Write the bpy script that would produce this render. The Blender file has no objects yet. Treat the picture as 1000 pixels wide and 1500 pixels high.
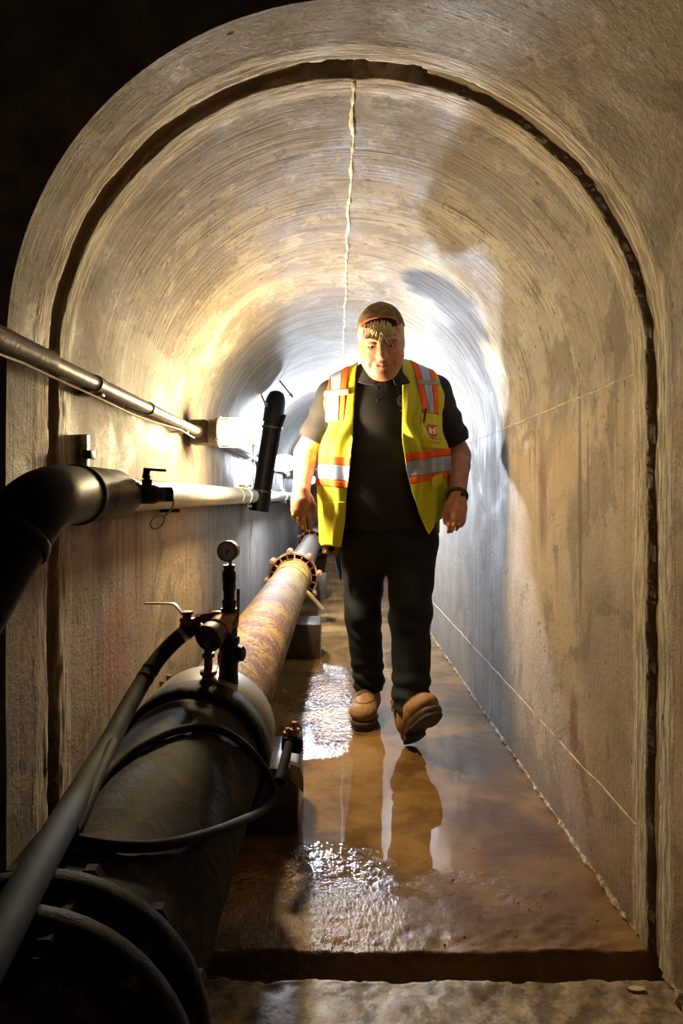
import bpy, bmesh, math, random
import numpy as np
from mathutils import Vector, Matrix, Euler

random.seed(7)
S = bpy.context.scene
COL = S.collection

# ------------------------------------------------------------------ camera, world, exposure
CAM_H = 1.0
FPX = 1000.0                      # focal length in pixels of the 1000x1500 frame
VPX, VPY = 493.0, 728.0           # vanishing point of the tunnel
cam_d = bpy.data.cameras.new('camera')
cam = bpy.data.objects.new('camera', cam_d)
COL.objects.link(cam)
cam.location = (0, 0, CAM_H)
cam.rotation_euler = (math.pi / 2, 0, 0)
cam_d.sensor_fit = 'VERTICAL'
cam_d.sensor_height = 36.0
cam_d.sensor_width = 24.0
cam_d.lens = 36.0 * FPX / 1500.0
cam_d.shift_x = (500 - VPX) / 1500.0
cam_d.shift_y = (VPY - 750) / 1500.0
cam_d.clip_start = 0.02
S.camera = cam

W = bpy.data.worlds.new('tunnel_dark')
S.world = W
W.use_nodes = True
W.node_tree.nodes['Background'].inputs[0].default_value = (0.75, 0.65, 0.6, 1)
W.node_tree.nodes['Background'].inputs[1].default_value = 0.028

S.view_settings.view_transform = 'Standard'
S.view_settings.look = 'None'
S.view_settings.gamma = 1.0
S.view_settings.use_curve_mapping = False
S.view_settings.exposure = 0.12

LAMP1 = dict(color=(1.0, 0.77, 0.42), strength=1020.0)
LAMP2 = dict(color=(0.76, 0.86, 1.0), strength=2900.0)
LAMP3 = dict(color=(0.76, 0.86, 1.0), strength=450.0)

def P(px, py, d):
    """pixel of the 1000x1500 frame at depth d -> world point"""
    return Vector(((px - VPX) * d / FPX, d, CAM_H - (py - VPY) * d / FPX))

# ------------------------------------------------------------------ tunnel profile constants
XL, XR = -0.615, 0.685
XC = 0.5 * (XL + XR)
RV = 0.5 * (XR - XL)
ZS = 1.28                         # springline
Y_MOUTH, Y_END = 1.27, 15.0
Y_G = 1.483                       # joint groove
S1 = ZS
S2 = ZS + math.pi * RV
S3 = S2 + ZS

# ------------------------------------------------------------------ numpy noise
def _hash(ix, iy, iz):
    h = (ix.astype(np.int64) * 374761393 + iy.astype(np.int64) * 668265263 + iz.astype(np.int64) * 2147483647) & 0xffffffff
    h = ((h ^ (h >> 13)) * 1274126177) & 0xffffffff
    h = h ^ (h >> 16)
    return (h & 0xffff).astype(np.float32) / 65535.0

def vnoise(x, y, z=None):
    x = np.asarray(x, np.float32); y = np.asarray(y, np.float32)
    z = np.zeros_like(x) if z is None else np.asarray(z, np.float32)
    x, y, z = np.broadcast_arrays(x, y, z)
    ix, iy, iz = np.floor(x), np.floor(y), np.floor(z)
    fx, fy, fz = x - ix, y - iy, z - iz
    fx = fx * fx * (3 - 2 * fx); fy = fy * fy * (3 - 2 * fy); fz = fz * fz * (3 - 2 * fz)
    r = 0
    for a in (0, 1):
        for b in (0, 1):
            for c in (0, 1):
                w = (fx if a else 1 - fx) * (fy if b else 1 - fy) * (fz if c else 1 - fz)
                r = r + w * _hash(ix + a, iy + b, iz + c)
    return r * 2 - 1

def fbm(x, y, z=None, o=3):
    r, a, f = 0, 0.5, 1.0
    for k in range(o):
        r = r + a * vnoise(np.asarray(x) * f + 17.3 * k, np.asarray(y) * f + 5.1 * k, None if z is None else np.asarray(z) * f)
        a *= 0.5; f *= 2.03
    return r

def sstep(a, b, x):
    t = np.clip((x - a) / (b - a), 0, 1)
    return t * t * (3 - 2 * t)

# ------------------------------------------------------------------ object helpers
def mesh_np(name, V, F, mat=None, smooth=True, mats=None, midx=None):
    V = np.asarray(V, np.float32); F = np.asarray(F, np.int32)
    me = bpy.data.meshes.new(name)
    n, k = len(F), F.shape[1]
    me.vertices.add(len(V)); me.vertices.foreach_set('co', V.ravel())
    me.loops.add(n * k); me.loops.foreach_set('vertex_index', F.ravel())
    me.polygons.add(n)
    me.polygons.foreach_set('loop_start', np.arange(0, n * k, k, dtype=np.int32))
    me.polygons.foreach_set('use_smooth', np.full(n, bool(smooth)))
    for m in (mats or ([mat] if mat else [])):
        me.materials.append(m)
    if midx is not None:
        me.polygons.foreach_set('material_index', np.asarray(midx, np.int32))
    me.update(calc_edges=True); me.validate()
    return me

def link(name, me, parent=None):
    o = bpy.data.objects.new(name, me)
    COL.objects.link(o)
    if parent is not None:
        o.parent = parent
    return o

def tag(o, label=None, cat=None, group=None, kind=None):
    if label: o['label'] = label
    if cat: o['category'] = cat
    if group: o['group'] = group
    if kind: o['kind'] = kind
    return o

def empty(name, label, cat, loc=(0, 0, 0), group=None):
    o = bpy.data.objects.new(name, None)
    COL.objects.link(o)
    o.location = loc
    o.empty_display_size = 0.05
    return tag(o, label, cat, group)

def smooth_by_angle(me, ang=40):
    me.polygons.foreach_set('use_smooth', np.ones(len(me.polygons), bool))
    try:
        me.set_sharp_from_angle(angle=math.radians(ang))
    except Exception:
        pass

def frame_from(d):
    d = Vector(d).normalized()
    up = Vector((0, 0, 1)) if abs(d.z) < 0.95 else Vector((0, 1, 0))
    a = d.cross(up).normalized()
    b = d.cross(a).normalized()
    return a, b, d

class MB:
    """collects shapes for ONE mesh (world coordinates)"""
    def __init__(self):
        self.v = []; self.f = []
    def add(self, vs, fs):
        o = len(self.v)
        self.v += [tuple(p) for p in vs]
        self.f += [tuple(i + o for i in q) for q in fs]
        return self
    def lathe(self, p0, d, prof, n=24, caps=True):
        """prof: list of (t along d, radius)"""
        p0 = Vector(p0); a, b, d = frame_from(d)
        vs = []; fs = []
        for (t, r) in prof:
            for k in range(n):
                th = 2 * math.pi * k / n
                vs.append(p0 + d * t + (a * math.cos(th) + b * math.sin(th)) * r)
        m = len(prof)
        for i in range(m - 1):
            for k in range(n):
                k2 = (k + 1) % n
                fs.append((i * n + k, i * n + k2, (i + 1) * n + k2, (i + 1) * n + k))
        if caps:
            fs.append(tuple(range(n))[::-1]); fs.append(tuple(range((m - 1) * n, m * n)))
        return self.add(vs, fs)
    def tube(self, pts, r, n=10, caps=True, closed=False):
        pts = [Vector(p) for p in pts]
        m = len(pts)
        rr = r if isinstance(r, (list, tuple)) else [r] * m
        vs = []; fs = []; a = None
        for i, p in enumerate(pts):
            if closed:
                t = (pts[(i + 1) % m] - pts[i - 1]).normalized()
            else:
                t = (pts[min(i + 1, m - 1)] - pts[max(i - 1, 0)]).normalized()
            if a is None:
                a, b, _ = frame_from(t)
            else:
                a = (a - t * a.dot(t)).normalized(); b = t.cross(a)
            for k in range(n):
                th = 2 * math.pi * k / n
                vs.append(p + (a * math.cos(th) + b * math.sin(th)) * rr[i])
        for i in range(m if closed else m - 1):
            j = (i + 1) % m
            for k in range(n):
                k2 = (k + 1) % n
                fs.append((i * n + k, i * n + k2, j * n + k2, j * n + k))
        if caps and not closed:
            fs.append(tuple(range(n))[::-1]); fs.append(tuple(range((m - 1) * n, m * n)))
        return self.add(vs, fs)
    def box(self, c, size, rot=None, bev=0.0):
        bm = bmesh.new()
        bmesh.ops.create_cube(bm, size=1.0)
        for v in bm.verts:
            v.co = Vector((v.co.x * size[0], v.co.y * size[1], v.co.z * size[2]))
        if bev > 0:
            bmesh.ops.bevel(bm, geom=list(bm.edges), offset=bev, segments=2, affect='EDGES', profile=0.5)
        R = (rot if isinstance(rot, Matrix) else Euler(rot).to_matrix()) if rot is not None else Matrix.Identity(3)
        bm.verts.index_update()
        vs = [R @ v.co + Vector(c) for v in bm.verts]
        fs = [tuple(v.index for v in f.verts) for f in bm.faces]
        bm.free()
        return self.add(vs, fs)
    def prism(self, poly, o, ax, ay, az, depth):
        """polygon (u,v) in frame ax,ay extruded along az by depth"""
        o = Vector(o); ax = Vector(ax); ay = Vector(ay); az = Vector(az)
        n = len(poly)
        vs = [o + ax * u + ay * v for (u, v) in poly] + [o + ax * u + ay * v + az * depth for (u, v) in poly]
        fs = [tuple(range(n))[::-1], tuple(range(n, 2 * n))]
        fs += [(i, (i + 1) % n, n + (i + 1) % n, n + i) for i in range(n)]
        return self.add(vs, fs)
    def build(self, name, mat, parent=None, ang=40, origin=None):
        me = bpy.data.meshes.new(name)
        me.from_pydata(self.v, [], self.f)
        bm = bmesh.new(); bm.from_mesh(me)
        bmesh.ops.recalc_face_normals(bm, faces=bm.faces)
        bm.to_mesh(me); bm.free()
        me.materials.append(mat)
        smooth_by_angle(me, ang)
        if origin is not None:
            me.transform(Matrix.Translation(-Vector(origin)))
        o = link(name, me, None)
        if origin is not None:
            o.location = origin
        if parent is not None:
            o.parent = parent
            # keep world placement: parents sit at translations only
            o.location = Vector(o.location) - world_loc(parent)
        return o

def world_loc(o):
    v = Vector((0, 0, 0))
    while o is not None:
        v += Vector(o.location); o = o.parent
    return v

def bez(pts, n=12):
    """Catmull-Rom through points"""
    pts = [Vector(p) for p in pts]
    q = [pts[0] * 2 - pts[1]] + pts + [pts[-1] * 2 - pts[-2]]
    out = []
    for i in range(1, len(q) - 2):
        for k in range(n):
            t = k / n
            a, b, c, d = q[i - 1], q[i], q[i + 1], q[i + 2]
            out.append(0.5 * ((2 * b) + (c - a) * t + (2 * a - 5 * b + 4 * c - d) * t * t + (3 * b - a - 3 * c + d) * t ** 3))
    out.append(pts[-1])
    return out
# ------------------------------------------------------------------ materials
class NT:
    def __init__(self, name):
        self.m = bpy.data.materials.new(name); self.m.use_nodes = True
        self.t = self.m.node_tree; self.t.nodes.clear()
        self.out = self.n('ShaderNodeOutputMaterial')
        self.bsdf = self.n('ShaderNodeBsdfPrincipled')
        self.l(self.bsdf.outputs[0], self.out.inputs[0])
    def n(self, typ, **kw):
        x = self.t.nodes.new(typ)
        for k, v in kw.items():
            setattr(x, k, v)
        return x
    def l(self, a, b): self.t.links.new(a, b)
    def val(self, x, sock):
        if hasattr(x, 'is_output') or isinstance(x, bpy.types.NodeSocket): self.l(x, sock)
        else: sock.default_value = x
    def math(self, op, a, b=0.0, c=None, clamp=False):
        x = self.n('ShaderNodeMath', operation=op); x.use_clamp = clamp
        self.val(a, x.inputs[0]); self.val(b, x.inputs[1])
        if c is not None: self.val(c, x.inputs[2])
        return x.outputs[0]
    def coord(self, which='UV'):
        return self.n('ShaderNodeTexCoord').outputs[which]
    def mapping(self, vec, scale=(1, 1, 1), loc=(0, 0, 0)):
        x = self.n('ShaderNodeMapping'); self.l(vec, x.inputs['Vector'])
        x.inputs['Scale'].default_value = scale; x.inputs['Location'].default_value = loc
        return x.outputs[0]
    def noise(self, vec, scale, detail=5, rough=0.55, dist=0.0):
        x = self.n('ShaderNodeTexNoise'); self.l(vec, x.inputs['Vector'])
        x.inputs['Scale'].default_value = scale; x.inputs['Detail'].default_value = detail
        x.inputs['Roughness'].default_value = rough; x.inputs['Distortion'].default_value = dist
        return x.outputs['Fac']
    def voro(self, vec, scale, feature='F1'):
        x = self.n('ShaderNodeTexVoronoi', feature=feature); self.l(vec, x.inputs['Vector'])
        x.inputs['Scale'].default_value = scale
        return x.outputs['Distance']
    def ramp(self, fac, a, b, c0=(0, 0, 0, 1), c1=(1, 1, 1, 1)):
        x = self.n('ShaderNodeMapRange', interpolation_type='SMOOTHSTEP')
        self.l(fac, x.inputs[0]); x.inputs[1].default_value = a; x.inputs[2].default_value = b
        return x.outputs[0]
    def mix(self, fac, a, b, mode='MIX'):
        x = self.n('ShaderNodeMix', data_type='RGBA', blend_type=mode)
        self.val(fac, x.inputs[0])
        for v, s in ((a, x.inputs[6]), (b, x.inputs[7])):
            if isinstance(v, (tuple, list)): s.default_value = (*v[:3], 1)
            else: self.l(v, s)
        return x.outputs[2]
    def bump(self, h, strength=0.3, dist=0.01, normal=None):
        x = self.n('ShaderNodeBump'); self.l(h, x.inputs['Height'])
        x.inputs['Strength'].default_value = strength; x.inputs['Distance'].default_value = dist
        if normal is not None: self.l(normal, x.inputs['Normal'])
        return x.outputs[0]
    def set(self, **kw):
        for k, v in kw.items():
            s = self.bsdf.inputs[k.replace('_', ' ')]
            if isinstance(v, (tuple, list)): s.default_value = (*v[:3], 1) if len(s.default_value) == 4 else v
            else: self.val(v, s)
        return self

def simple(name, col, rough=0.5, metal=0.0, var=0.25, vscale=20.0, bump=0.15, bscale=60.0, col2=None, spec=0.5):
    k = NT(name); c = k.coord('Object')
    n1 = k.noise(c, vscale, 4)
    f = k.ramp(n1, 0.35, 0.7)
    d = col2 or tuple(x * (1 - var) for x in col)
    k.set(Base_Color=k.mix(f, d, col), Roughness=rough, Metallic=metal)
    k.bsdf.inputs['Specular IOR Level'].default_value = spec
    if bump > 0:
        k.set(Normal=k.bump(k.noise(c, bscale, 4), bump, 0.004))
    return k.m

def emis(name, col, strength):
    k = NT(name)
    e = k.n('ShaderNodeEmission'); e.inputs[0].default_value = (*col, 1); e.inputs[1].default_value = strength
    k.l(e.outputs[0], k.out.inputs[0])
    return k.m

def surf_uv(px, py):
    """UV (depth, arc length) on the tunnel lining seen at a pixel"""
    dx, dz = (px - VPX) / FPX, -(py - VPY) / FPX
    z_w = None
    if abs(dx) > 1e-6:
        d = (XR if dx > 0 else XL) / dx
        z = CAM_H + dz * d
        if z <= ZS:
            return (d, z if dx < 0 else S3 - z)
    A = dx * dx + dz * dz; h = CAM_H - ZS
    B = 2 * (dx * -XC + dz * h); C = XC * XC + h * h - RV * RV
    d = (-B + math.sqrt(B * B - 4 * A * C)) / (2 * A)
    x, z = dx * d - XC, CAM_H + dz * d - ZS
    th = math.atan2(z, -x)
    return (d, S1 + th * RV)

def make_concrete():
    k = NT('stained_concrete')
    uv = k.coord('UV')
    sep = k.n('ShaderNodeSeparateXYZ'); k.l(uv, sep.inputs[0])
    U, V = sep.outputs[0], sep.outputs[1]
    big = k.noise(uv, 1.6, 5, 0.6)
    med = k.noise(uv, 5.0, 6, 0.62, 0.4)
    fine = k.noise(uv, 60.0, 6, 0.7)
    # streaks run along the casting direction (up the wall, round the vault)
    st = k.noise(k.mapping(uv, (26.0, 1.3, 1)), 1.0, 6, 0.65, 0.25)
    st2 = k.noise(k.mapping(uv, (75.0, 2.6, 1), (3, 7, 0)), 1.0, 5, 0.7, 0.5)
    base = k.mix(k.ramp(big, 0.35, 0.68), (0.33, 0.25, 0.165), (0.56, 0.48, 0.365))
    # how strongly the trowel striations show: strong round the vault past the joint, faint on walls and near apron
    vaultm = k.math('MULTIPLY', k.ramp(V, S1 - 0.15, S1 + 0.25), k.ramp(V, S2 + 0.15, S2 - 0.25))
    pat = k.ramp(k.noise(k.mapping(uv, (1.5, 0.9, 1), (2, 4, 0)), 1.0, 4, 0.6), 0.40, 0.62)
    gst = k.math('MULTIPLY', k.math('ADD', 0.30, k.math('MULTIPLY', k.ramp(U, 1.50, 1.8), k.math('MULTIPLY', vaultm, 0.95))), k.math('ADD', 0.45, k.math('MULTIPLY', pat, 0.75)))
    base = k.mix(k.math('MULTIPLY', k.math('MULTIPLY', k.ramp(st, 0.5, 0.72), 0.75), gst), base, (0.66, 0.62, 0.55))
    base = k.mix(k.math('MULTIPLY', k.math('MULTIPLY', k.ramp(st2, 0.52, 0.62), 1.0), gst), base, (0.14, 0.10, 0.065))
    base = k.mix(k.math('MULTIPLY', k.ramp(med, 0.48, 0.60), 0.72), base, (0.23, 0.165, 0.10))
    blot = k.noise(k.mapping(uv, (1, 1, 1), (11, 3, 0)), 9.0, 8, 0.72, 0.6)
    base = k.mix(k.math('MULTIPLY', k.ramp(blot, 0.54, 0.62), 0.65), base, (0.70, 0.60, 0.45))
    base = k.mix(k.math('MULTIPLY', k.ramp(k.noise(k.mapping(uv, (1, 1, 1), (5, 9, 0)), 14.0, 8, 0.75, 0.3), 0.55, 0.62), 0.62), base, (0.12, 0.085, 0.05))
    # lower walls are browner than the lime-coated vault; ragged drip line under the springline
    drip = k.math('MULTIPLY', k.math('SUBTRACT', k.noise(k.mapping(uv, (13, 0.5, 1), (1, 2, 0)), 1.0, 5, 0.65), 0.5), 0.55)
    wallm = k.math('MAXIMUM', k.ramp(k.math('ADD', V, drip), S2 + 0.035, S2 + 0.065), k.ramp(k.math('ADD', V, drip), S1 - 0.09, S1 - 0.25))
    tan = k.mix(k.ramp(k.noise(uv, 2.2, 5, 0.6), 0.38, 0.62), (0.42, 0.30, 0.18), (0.66, 0.50, 0.32))
    coat = k.math('MULTIPLY', k.math('MULTIPLY', k.ramp(V, 2.75, 3.05), k.ramp(U, 1.55, 1.75)), k.ramp(k.noise(uv, 6.0, 5, 0.65), 0.62, 0.42))
    base = k.mix(k.math('MULTIPLY', coat, 0.55), base, (0.66, 0.60, 0.50))
    base = k.mix(k.math('MULTIPLY', wallm, 0.80), base, tan)
    base = k.mix(k.math('MULTIPLY', k.ramp(k.noise(k.mapping(uv, (1, 0.8, 1), (8, 1, 0)), 3.4, 7, 0.66, 0.8), 0.52, 0.58), 0.62), base, (0.17, 0.12, 0.072))
    # rusty run-off streaks hanging below the springline
    run = k.noise(k.mapping(uv, (34, 0.7, 1), (6, 3, 0)), 1.0, 4, 0.6, 0.1)
    runl = k.math('ADD', k.math('SUBTRACT', V, S2), k.math('MULTIPLY', k.math('SUBTRACT', k.noise(k.mapping(uv, (18, 0.1, 1)), 1.0, 3), 0.5), 1.1))
    runm = k.math('MULTIPLY', k.math('MULTIPLY', k.ramp(run, 0.54, 0.64), wallm), k.math('MULTIPLY', k.ramp(runl, 0.45, 0.15), k.ramp(U, 1.56, 1.66)))
    base = k.mix(k.math('MULTIPLY', runm, 0.75), base, (0.20, 0.105, 0.04))
    scale_ = k.noise(k.mapping(uv, (1, 1.6, 1), (21, 13, 0)), 24.0, 7, 0.75, 0.8)
    base = k.mix(k.math('MULTIPLY', k.ramp(scale_, 0.56, 0.62), k.math('MULTIPLY', k.ramp(k.noise(k.mapping(uv, (1, 1, 1), (31, 3, 0)), 1.8, 3), 0.48, 0.6), 0.7)), base, (0.11, 0.08, 0.05))
    # speckle and bug holes
    base = k.mix(k.math('MULTIPLY', k.ramp(fine, 0.57, 0.68), 0.65), base, (0.14, 0.105, 0.07))
    vo = k.voro(k.mapping(uv, (22, 13, 1)), 1.0)
    gate = k.ramp(k.noise(uv, 3.0, 2), 0.46, 0.54)
    hole = k.math('MULTIPLY', k.math('LESS_THAN', vo, 0.12), gate)
    base = k.mix(k.math('MULTIPLY', hole, 0.85), base, (0.03, 0.022, 0.015))
    wob = k.noise(uv, 7.0, 5, 0.7)
    wobc = k.math('SUBTRACT', wob, 0.5)
    def blob(u0, v0, ru, rv, edge=0.25, amp=1.4):
        a = k.math('DIVIDE', k.math('SUBTRACT', U, u0), ru)
        b = k.math('DIVIDE', k.math('SUBTRACT', V, v0), rv)
        r = k.math('SQRT', k.math('ADD', k.math('MULTIPLY', a, a), k.math('MULTIPLY', b, b)))
        r = k.math('ADD', r, k.math('MULTIPLY', wobc, amp))
        return k.ramp(r, 1.0 + edge, 1.0 - edge)
    def pb(x0, y0, x1, y1, **kw):
        a, b = surf_uv(x0, y0), surf_uv(x1, y1)
        return blob((a[0] + b[0]) / 2, (a[1] + b[1]) / 2, max(abs(a[0] - b[0]) / 2, 0.01), max(abs(a[1] - b[1]) / 2, 0.01), **kw)
    # lime bloom, also whitened in colour to brighten the cool lamp's light patch
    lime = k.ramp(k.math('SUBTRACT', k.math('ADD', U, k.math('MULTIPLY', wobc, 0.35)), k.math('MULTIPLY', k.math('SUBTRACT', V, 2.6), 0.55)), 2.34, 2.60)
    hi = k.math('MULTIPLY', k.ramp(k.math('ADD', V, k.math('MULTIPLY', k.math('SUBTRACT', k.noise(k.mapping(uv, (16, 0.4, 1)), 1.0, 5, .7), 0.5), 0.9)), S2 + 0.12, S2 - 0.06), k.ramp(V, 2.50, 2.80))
    lime_lift = k.math('MULTIPLY', k.math('MULTIPLY', lime, hi), k.ramp(st2, 0.70, 0.42))
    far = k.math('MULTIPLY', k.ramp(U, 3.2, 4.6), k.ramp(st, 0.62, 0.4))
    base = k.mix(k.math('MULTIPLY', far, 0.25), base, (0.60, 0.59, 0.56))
    # smooth plaster bands on both sides of the joint
    du = k.math('ABSOLUTE', k.math('SUBTRACT', U, Y_G))
    band = k.ramp(k.math('ADD', du, k.math('MULTIPLY', wobc, 0.07)), 0.105, 0.075)
    grain = k.noise(k.mapping(uv, (90.0, 9.0, 1)), 1.0, 5, 0.7)
    bcol = k.mix(k.ramp(grain, 0.42, 0.62), (0.42, 0.34, 0.24), (0.86, 0.75, 0.58))
    base = k.mix(k.math('MULTIPLY', band, 0.85), base, bcol)
    # groove bottom
    base = k.mix(k.ramp(du, 0.028, 0.022), base, (0.42, 0.27, 0.16))
    # single stains seen in the photograph
    base = k.mix(k.math('MULTIPLY', pb(765, 225, 850, 335, edge=0.12, amp=0.7), 0.75), base, (0.30, 0.24, 0.165))
    base = k.mix(k.math('MULTIPLY', pb(615, 210, 760, 300, edge=0.5, amp=2.0), 0.6), base, (0.35, 0.21, 0.085))
    base = k.mix(k.math('MULTIPLY', pb(400, 140, 470, 200, edge=0.5, amp=2.0), 0.6), base, (0.26, 0.16, 0.07))
    base = k.mix(k.math('MULTIPLY', pb(150, 440, 250, 560, edge=0.2, amp=2.2), 0.6), base, (0.62, 0.54, 0.42))
    base = k.mix(k.math('MULTIPLY', pb(200, 600, 260, 670, edge=0.2, amp=2.5), 0.7), base, (0.72, 0.64, 0.52))
    base = k.mix(k.math('MULTIPLY', pb(150, 860, 185, 1030, edge=0.5, amp=1.3), 0.5), base, (0.42, 0.10, 0.06))
    base = k.mix(k.math('MULTIPLY', pb(800, 640, 850, 760, edge=0.3, amp=1.5), 0.6), base, (0.56, 0.40, 0.20))
    base = k.mix(k.math('MULTIPLY', pb(745, 650, 775, 900, edge=0.3, amp=1.5), 0.5), base, (0.60, 0.45, 0.26))
    base = k.mix(k.math('MULTIPLY', pb(788, 630, 800, 820, edge=0.5, amp=1.2), 0.75), base, (0.25, 0.11, 0.035))
    base = k.mix(k.math('MULTIPLY', pb(846, 560, 852, 920, edge=0.3, amp=0.5), 0.85), base, (0.12, 0.07, 0.03))
    base = k.mix(k.math('MULTIPLY', pb(860, 640, 863, 770, edge=0.3, amp=0.5), 0.8), base, (0.13, 0.08, 0.04))
    base = k.mix(k.math('MULTIPLY', pb(834, 1010, 846, 1125, edge=0.4, amp=1.2), 0.7), base, (0.24, 0.075, 0.02))
    base = k.mix(k.math('MULTIPLY', pb(850, 820, 920, 1150, edge=0.5, amp=2.5), 0.45), base, (0.20, 0.145, 0.09))
    # damp dark foot of the walls
    zz = k.math('MINIMUM', V, k.math('SUBTRACT', S3, V))
    damp = k.ramp(k.math('ADD', zz, k.math('MULTIPLY', wobc, 0.25)), 0.14, 0.02)
    base = k.mix(k.math('MULTIPLY', damp, 0.55), base, (0.15, 0.095, 0.055))
    low = k.ramp(k.math('ADD', zz, k.math('MULTIPLY', wobc, 0.3)), 0.36, 0.22)
    base = k.mix(k.math('MULTIPLY', low, 0.35), base, (0.34, 0.20, 0.10))
    h = k.math('ADD', k.math('MULTIPLY', k.math('MULTIPLY', st2, gst), 1.1), k.math('ADD', k.math('MULTIPLY', fine, 0.4), k.math('MULTIPLY', blot, 0.5)))
    h = k.math('SUBTRACT', h, k.math('MULTIPLY', hole, 1.2))
    h = k.math('ADD', h, k.math('MULTIPLY', k.math('MULTIPLY', band, grain), 0.8))
    base = k.mix(1.0, base, (0.43, 0.43, 0.43), 'MULTIPLY')
    base = k.mix(k.math('MULTIPLY', band, k.math('MULTIPLY', k.ramp(du, 0.022, 0.030), 0.8)), base, k.mix(k.ramp(grain, 0.40, 0.60), (0.20, 0.155, 0.105), (0.47, 0.40, 0.295)))
    shadew = k.math('MULTIPLY', k.math('MULTIPLY', wallm, k.ramp(V, S1 + 0.5, S1 + 1.0)), k.ramp(k.math('ADD', U, k.math('MULTIPLY', wobc, 0.5)), 2.5, 2.85))  # lamp shadow painted into the lower right wall as a darker grey zone
    base = k.mix(k.math('MULTIPLY', shadew, 0.6), base, k.mix(k.ramp(st, 0.42, 0.62), (0.055, 0.048, 0.042), (0.12, 0.105, 0.09)))
    glare_dim = k.math('MULTIPLY', k.math('MULTIPLY', k.ramp(k.math('ADD', U, k.math('MULTIPLY', wobc, 0.6)), 2.75, 3.6), k.ramp(V, 2.45, 2.1)), 0.84)  # far left lining darkened in colour to hold down the cool lamp's glare
    base = k.mix(glare_dim, base, k.mix(k.ramp(st, 0.42, 0.62), (0.035, 0.033, 0.032), (0.105, 0.10, 0.095)))
    base = k.mix(k.math('MULTIPLY', k.math('MULTIPLY', lime_lift, k.ramp(du, 0.08, 0.2)), 0.9), base, (0.84, 0.83, 0.81))
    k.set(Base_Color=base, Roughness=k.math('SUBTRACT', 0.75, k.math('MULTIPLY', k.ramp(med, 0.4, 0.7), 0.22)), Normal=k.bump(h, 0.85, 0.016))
    return k.m

def make_floor():
    k = NT('wet_concrete_floor')
    c = k.coord('Object')
    sep = k.n('ShaderNodeSeparateXYZ'); k.l(c, sep.inputs[0])
    X, Y = sep.outputs[0], sep.outputs[1]
    n1 = k.noise(c, 3.0, 6, 0.6, 0.3); n2 = k.noise(c, 22.0, 6, 0.7); n3 = k.noise(c, 120.0, 4, 0.7)
    base = k.mix(k.ramp(n1, 0.36, 0.66), (0.07, 0.037, 0.013), (0.20, 0.115, 0.043))
    base = k.mix(k.math('MULTIPLY', k.ramp(n2, 0.52, 0.68), 0.5), base, (0.10, 0.055, 0.028))
    # dry rough apron in front of the joint
    apron = k.ramp(Y, 1.47, 1.42)
    acol = k.mix(k.ramp(n2, 0.40, 0.62), (0.09, 0.065, 0.04), (0.27, 0.205, 0.135))
    base = k.mix(apron, base, acol)
    # a strip along the right wall and front edge stays damp rather than flooded
    e = k.math('ADD', k.math('MULTIPLY', X, 1.0), k.math('MULTIPLY', k.math('SUBTRACT', n1, 0.5), 0.35))
    dry = k.ramp(e, 0.40, 0.60)
    e2 = k.math('ADD', Y, k.math('MULTIPLY', k.math('SUBTRACT', k.noise(c, 6.0, 5, 0.65), 0.5), 0.7))
    dry2 = k.ramp(e2, 1.85, 1.66)
    d = k.math('MAXIMUM', k.math('MULTIPLY', dry, 0.75), dry2)
    rough = k.math('ADD', 0.035, k.math('MULTIPLY', d, 0.30))
    rough = k.math('ADD', rough, k.math('MULTIPLY', apron, 0.15))
    # choppy film of running water beside the pipe
    bx = k.ramp(k.math('ABSOLUTE', k.math('ADD', k.math('ADD', X, 0.045), k.math('MULTIPLY', k.math('SUBTRACT', n1, 0.5), 0.2))), 0.16, 0.06)
    by = k.math('MULTIPLY', k.ramp(Y, 2.55, 2.85), k.ramp(Y, 4.2, 3.7))
    chop = k.math('MULTIPLY', bx, by)
    b2 = k.math('MULTIPLY', k.ramp(e2, 1.95, 1.72), k.ramp(X, 0.25, -0.05))
    chop = k.math('MAXIMUM', chop, k.math('MULTIPLY', b2, k.ramp(Y, 1.4, 1.45)))
    rip = k.noise(k.mapping(c, (1, 0.5, 1)), 70.0, 3, 0.6)
    h = k.math('ADD', k.math('MULTIPLY', k.math('MULTIPLY', n2, d), 0.9), k.math('MULTIPLY', k.math('MULTIPLY', rip, chop), 2.6))
    h = k.math('ADD', h, k.math('MULTIPLY', n3, k.math('MULTIPLY', d, 0.25)))
    h = k.math('ADD', h, k.math('MULTIPLY', k.noise(c, 9.0, 2), 0.06))
    k.set(Base_Color=base, Roughness=rough, Normal=k.bump(h, 0.55, 0.008))
    k.bsdf.inputs['IOR'].default_value = 1.36
    k.bsdf.inputs['Specular IOR Level'].default_value = 0.62
    return k.m

def make_rust(name, paint, rust, dark, lo=0.44, hi=0.56, stretch=(14, 4, 14), rough=0.6, fine=(46, 46, 46), spec=0.4):
    k = NT(name); c = k.coord('Object')
    n1 = k.noise(k.mapping(c, stretch), 1.0, 6, 0.7, 0.4)
    n2 = k.noise(k.mapping(c, fine), 1.0, 5, 0.72, 0.6)
    n3 = k.noise(c, 4.0, 4)
    f = k.math('ADD', k.math('MULTIPLY', n1, 0.5), k.math('MULTIPLY', n2, 0.5))
    f = k.math('ADD', f, k.math('MULTIPLY', k.math('SUBTRACT', n3, 0.5), 0.35))
    col = k.mix(k.ramp(f, lo, hi), paint, rust)
    col = k.mix(k.math('MULTIPLY', k.ramp(n2, 0.52, 0.60), 0.8), col, dark)
    k.set(Base_Color=col, Roughness=rough, Normal=k.bump(k.math('ADD', n2, f), 0.35, 0.006))
    k.bsdf.inputs['Specular IOR Level'].default_value = spec
    return k.m

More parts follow.
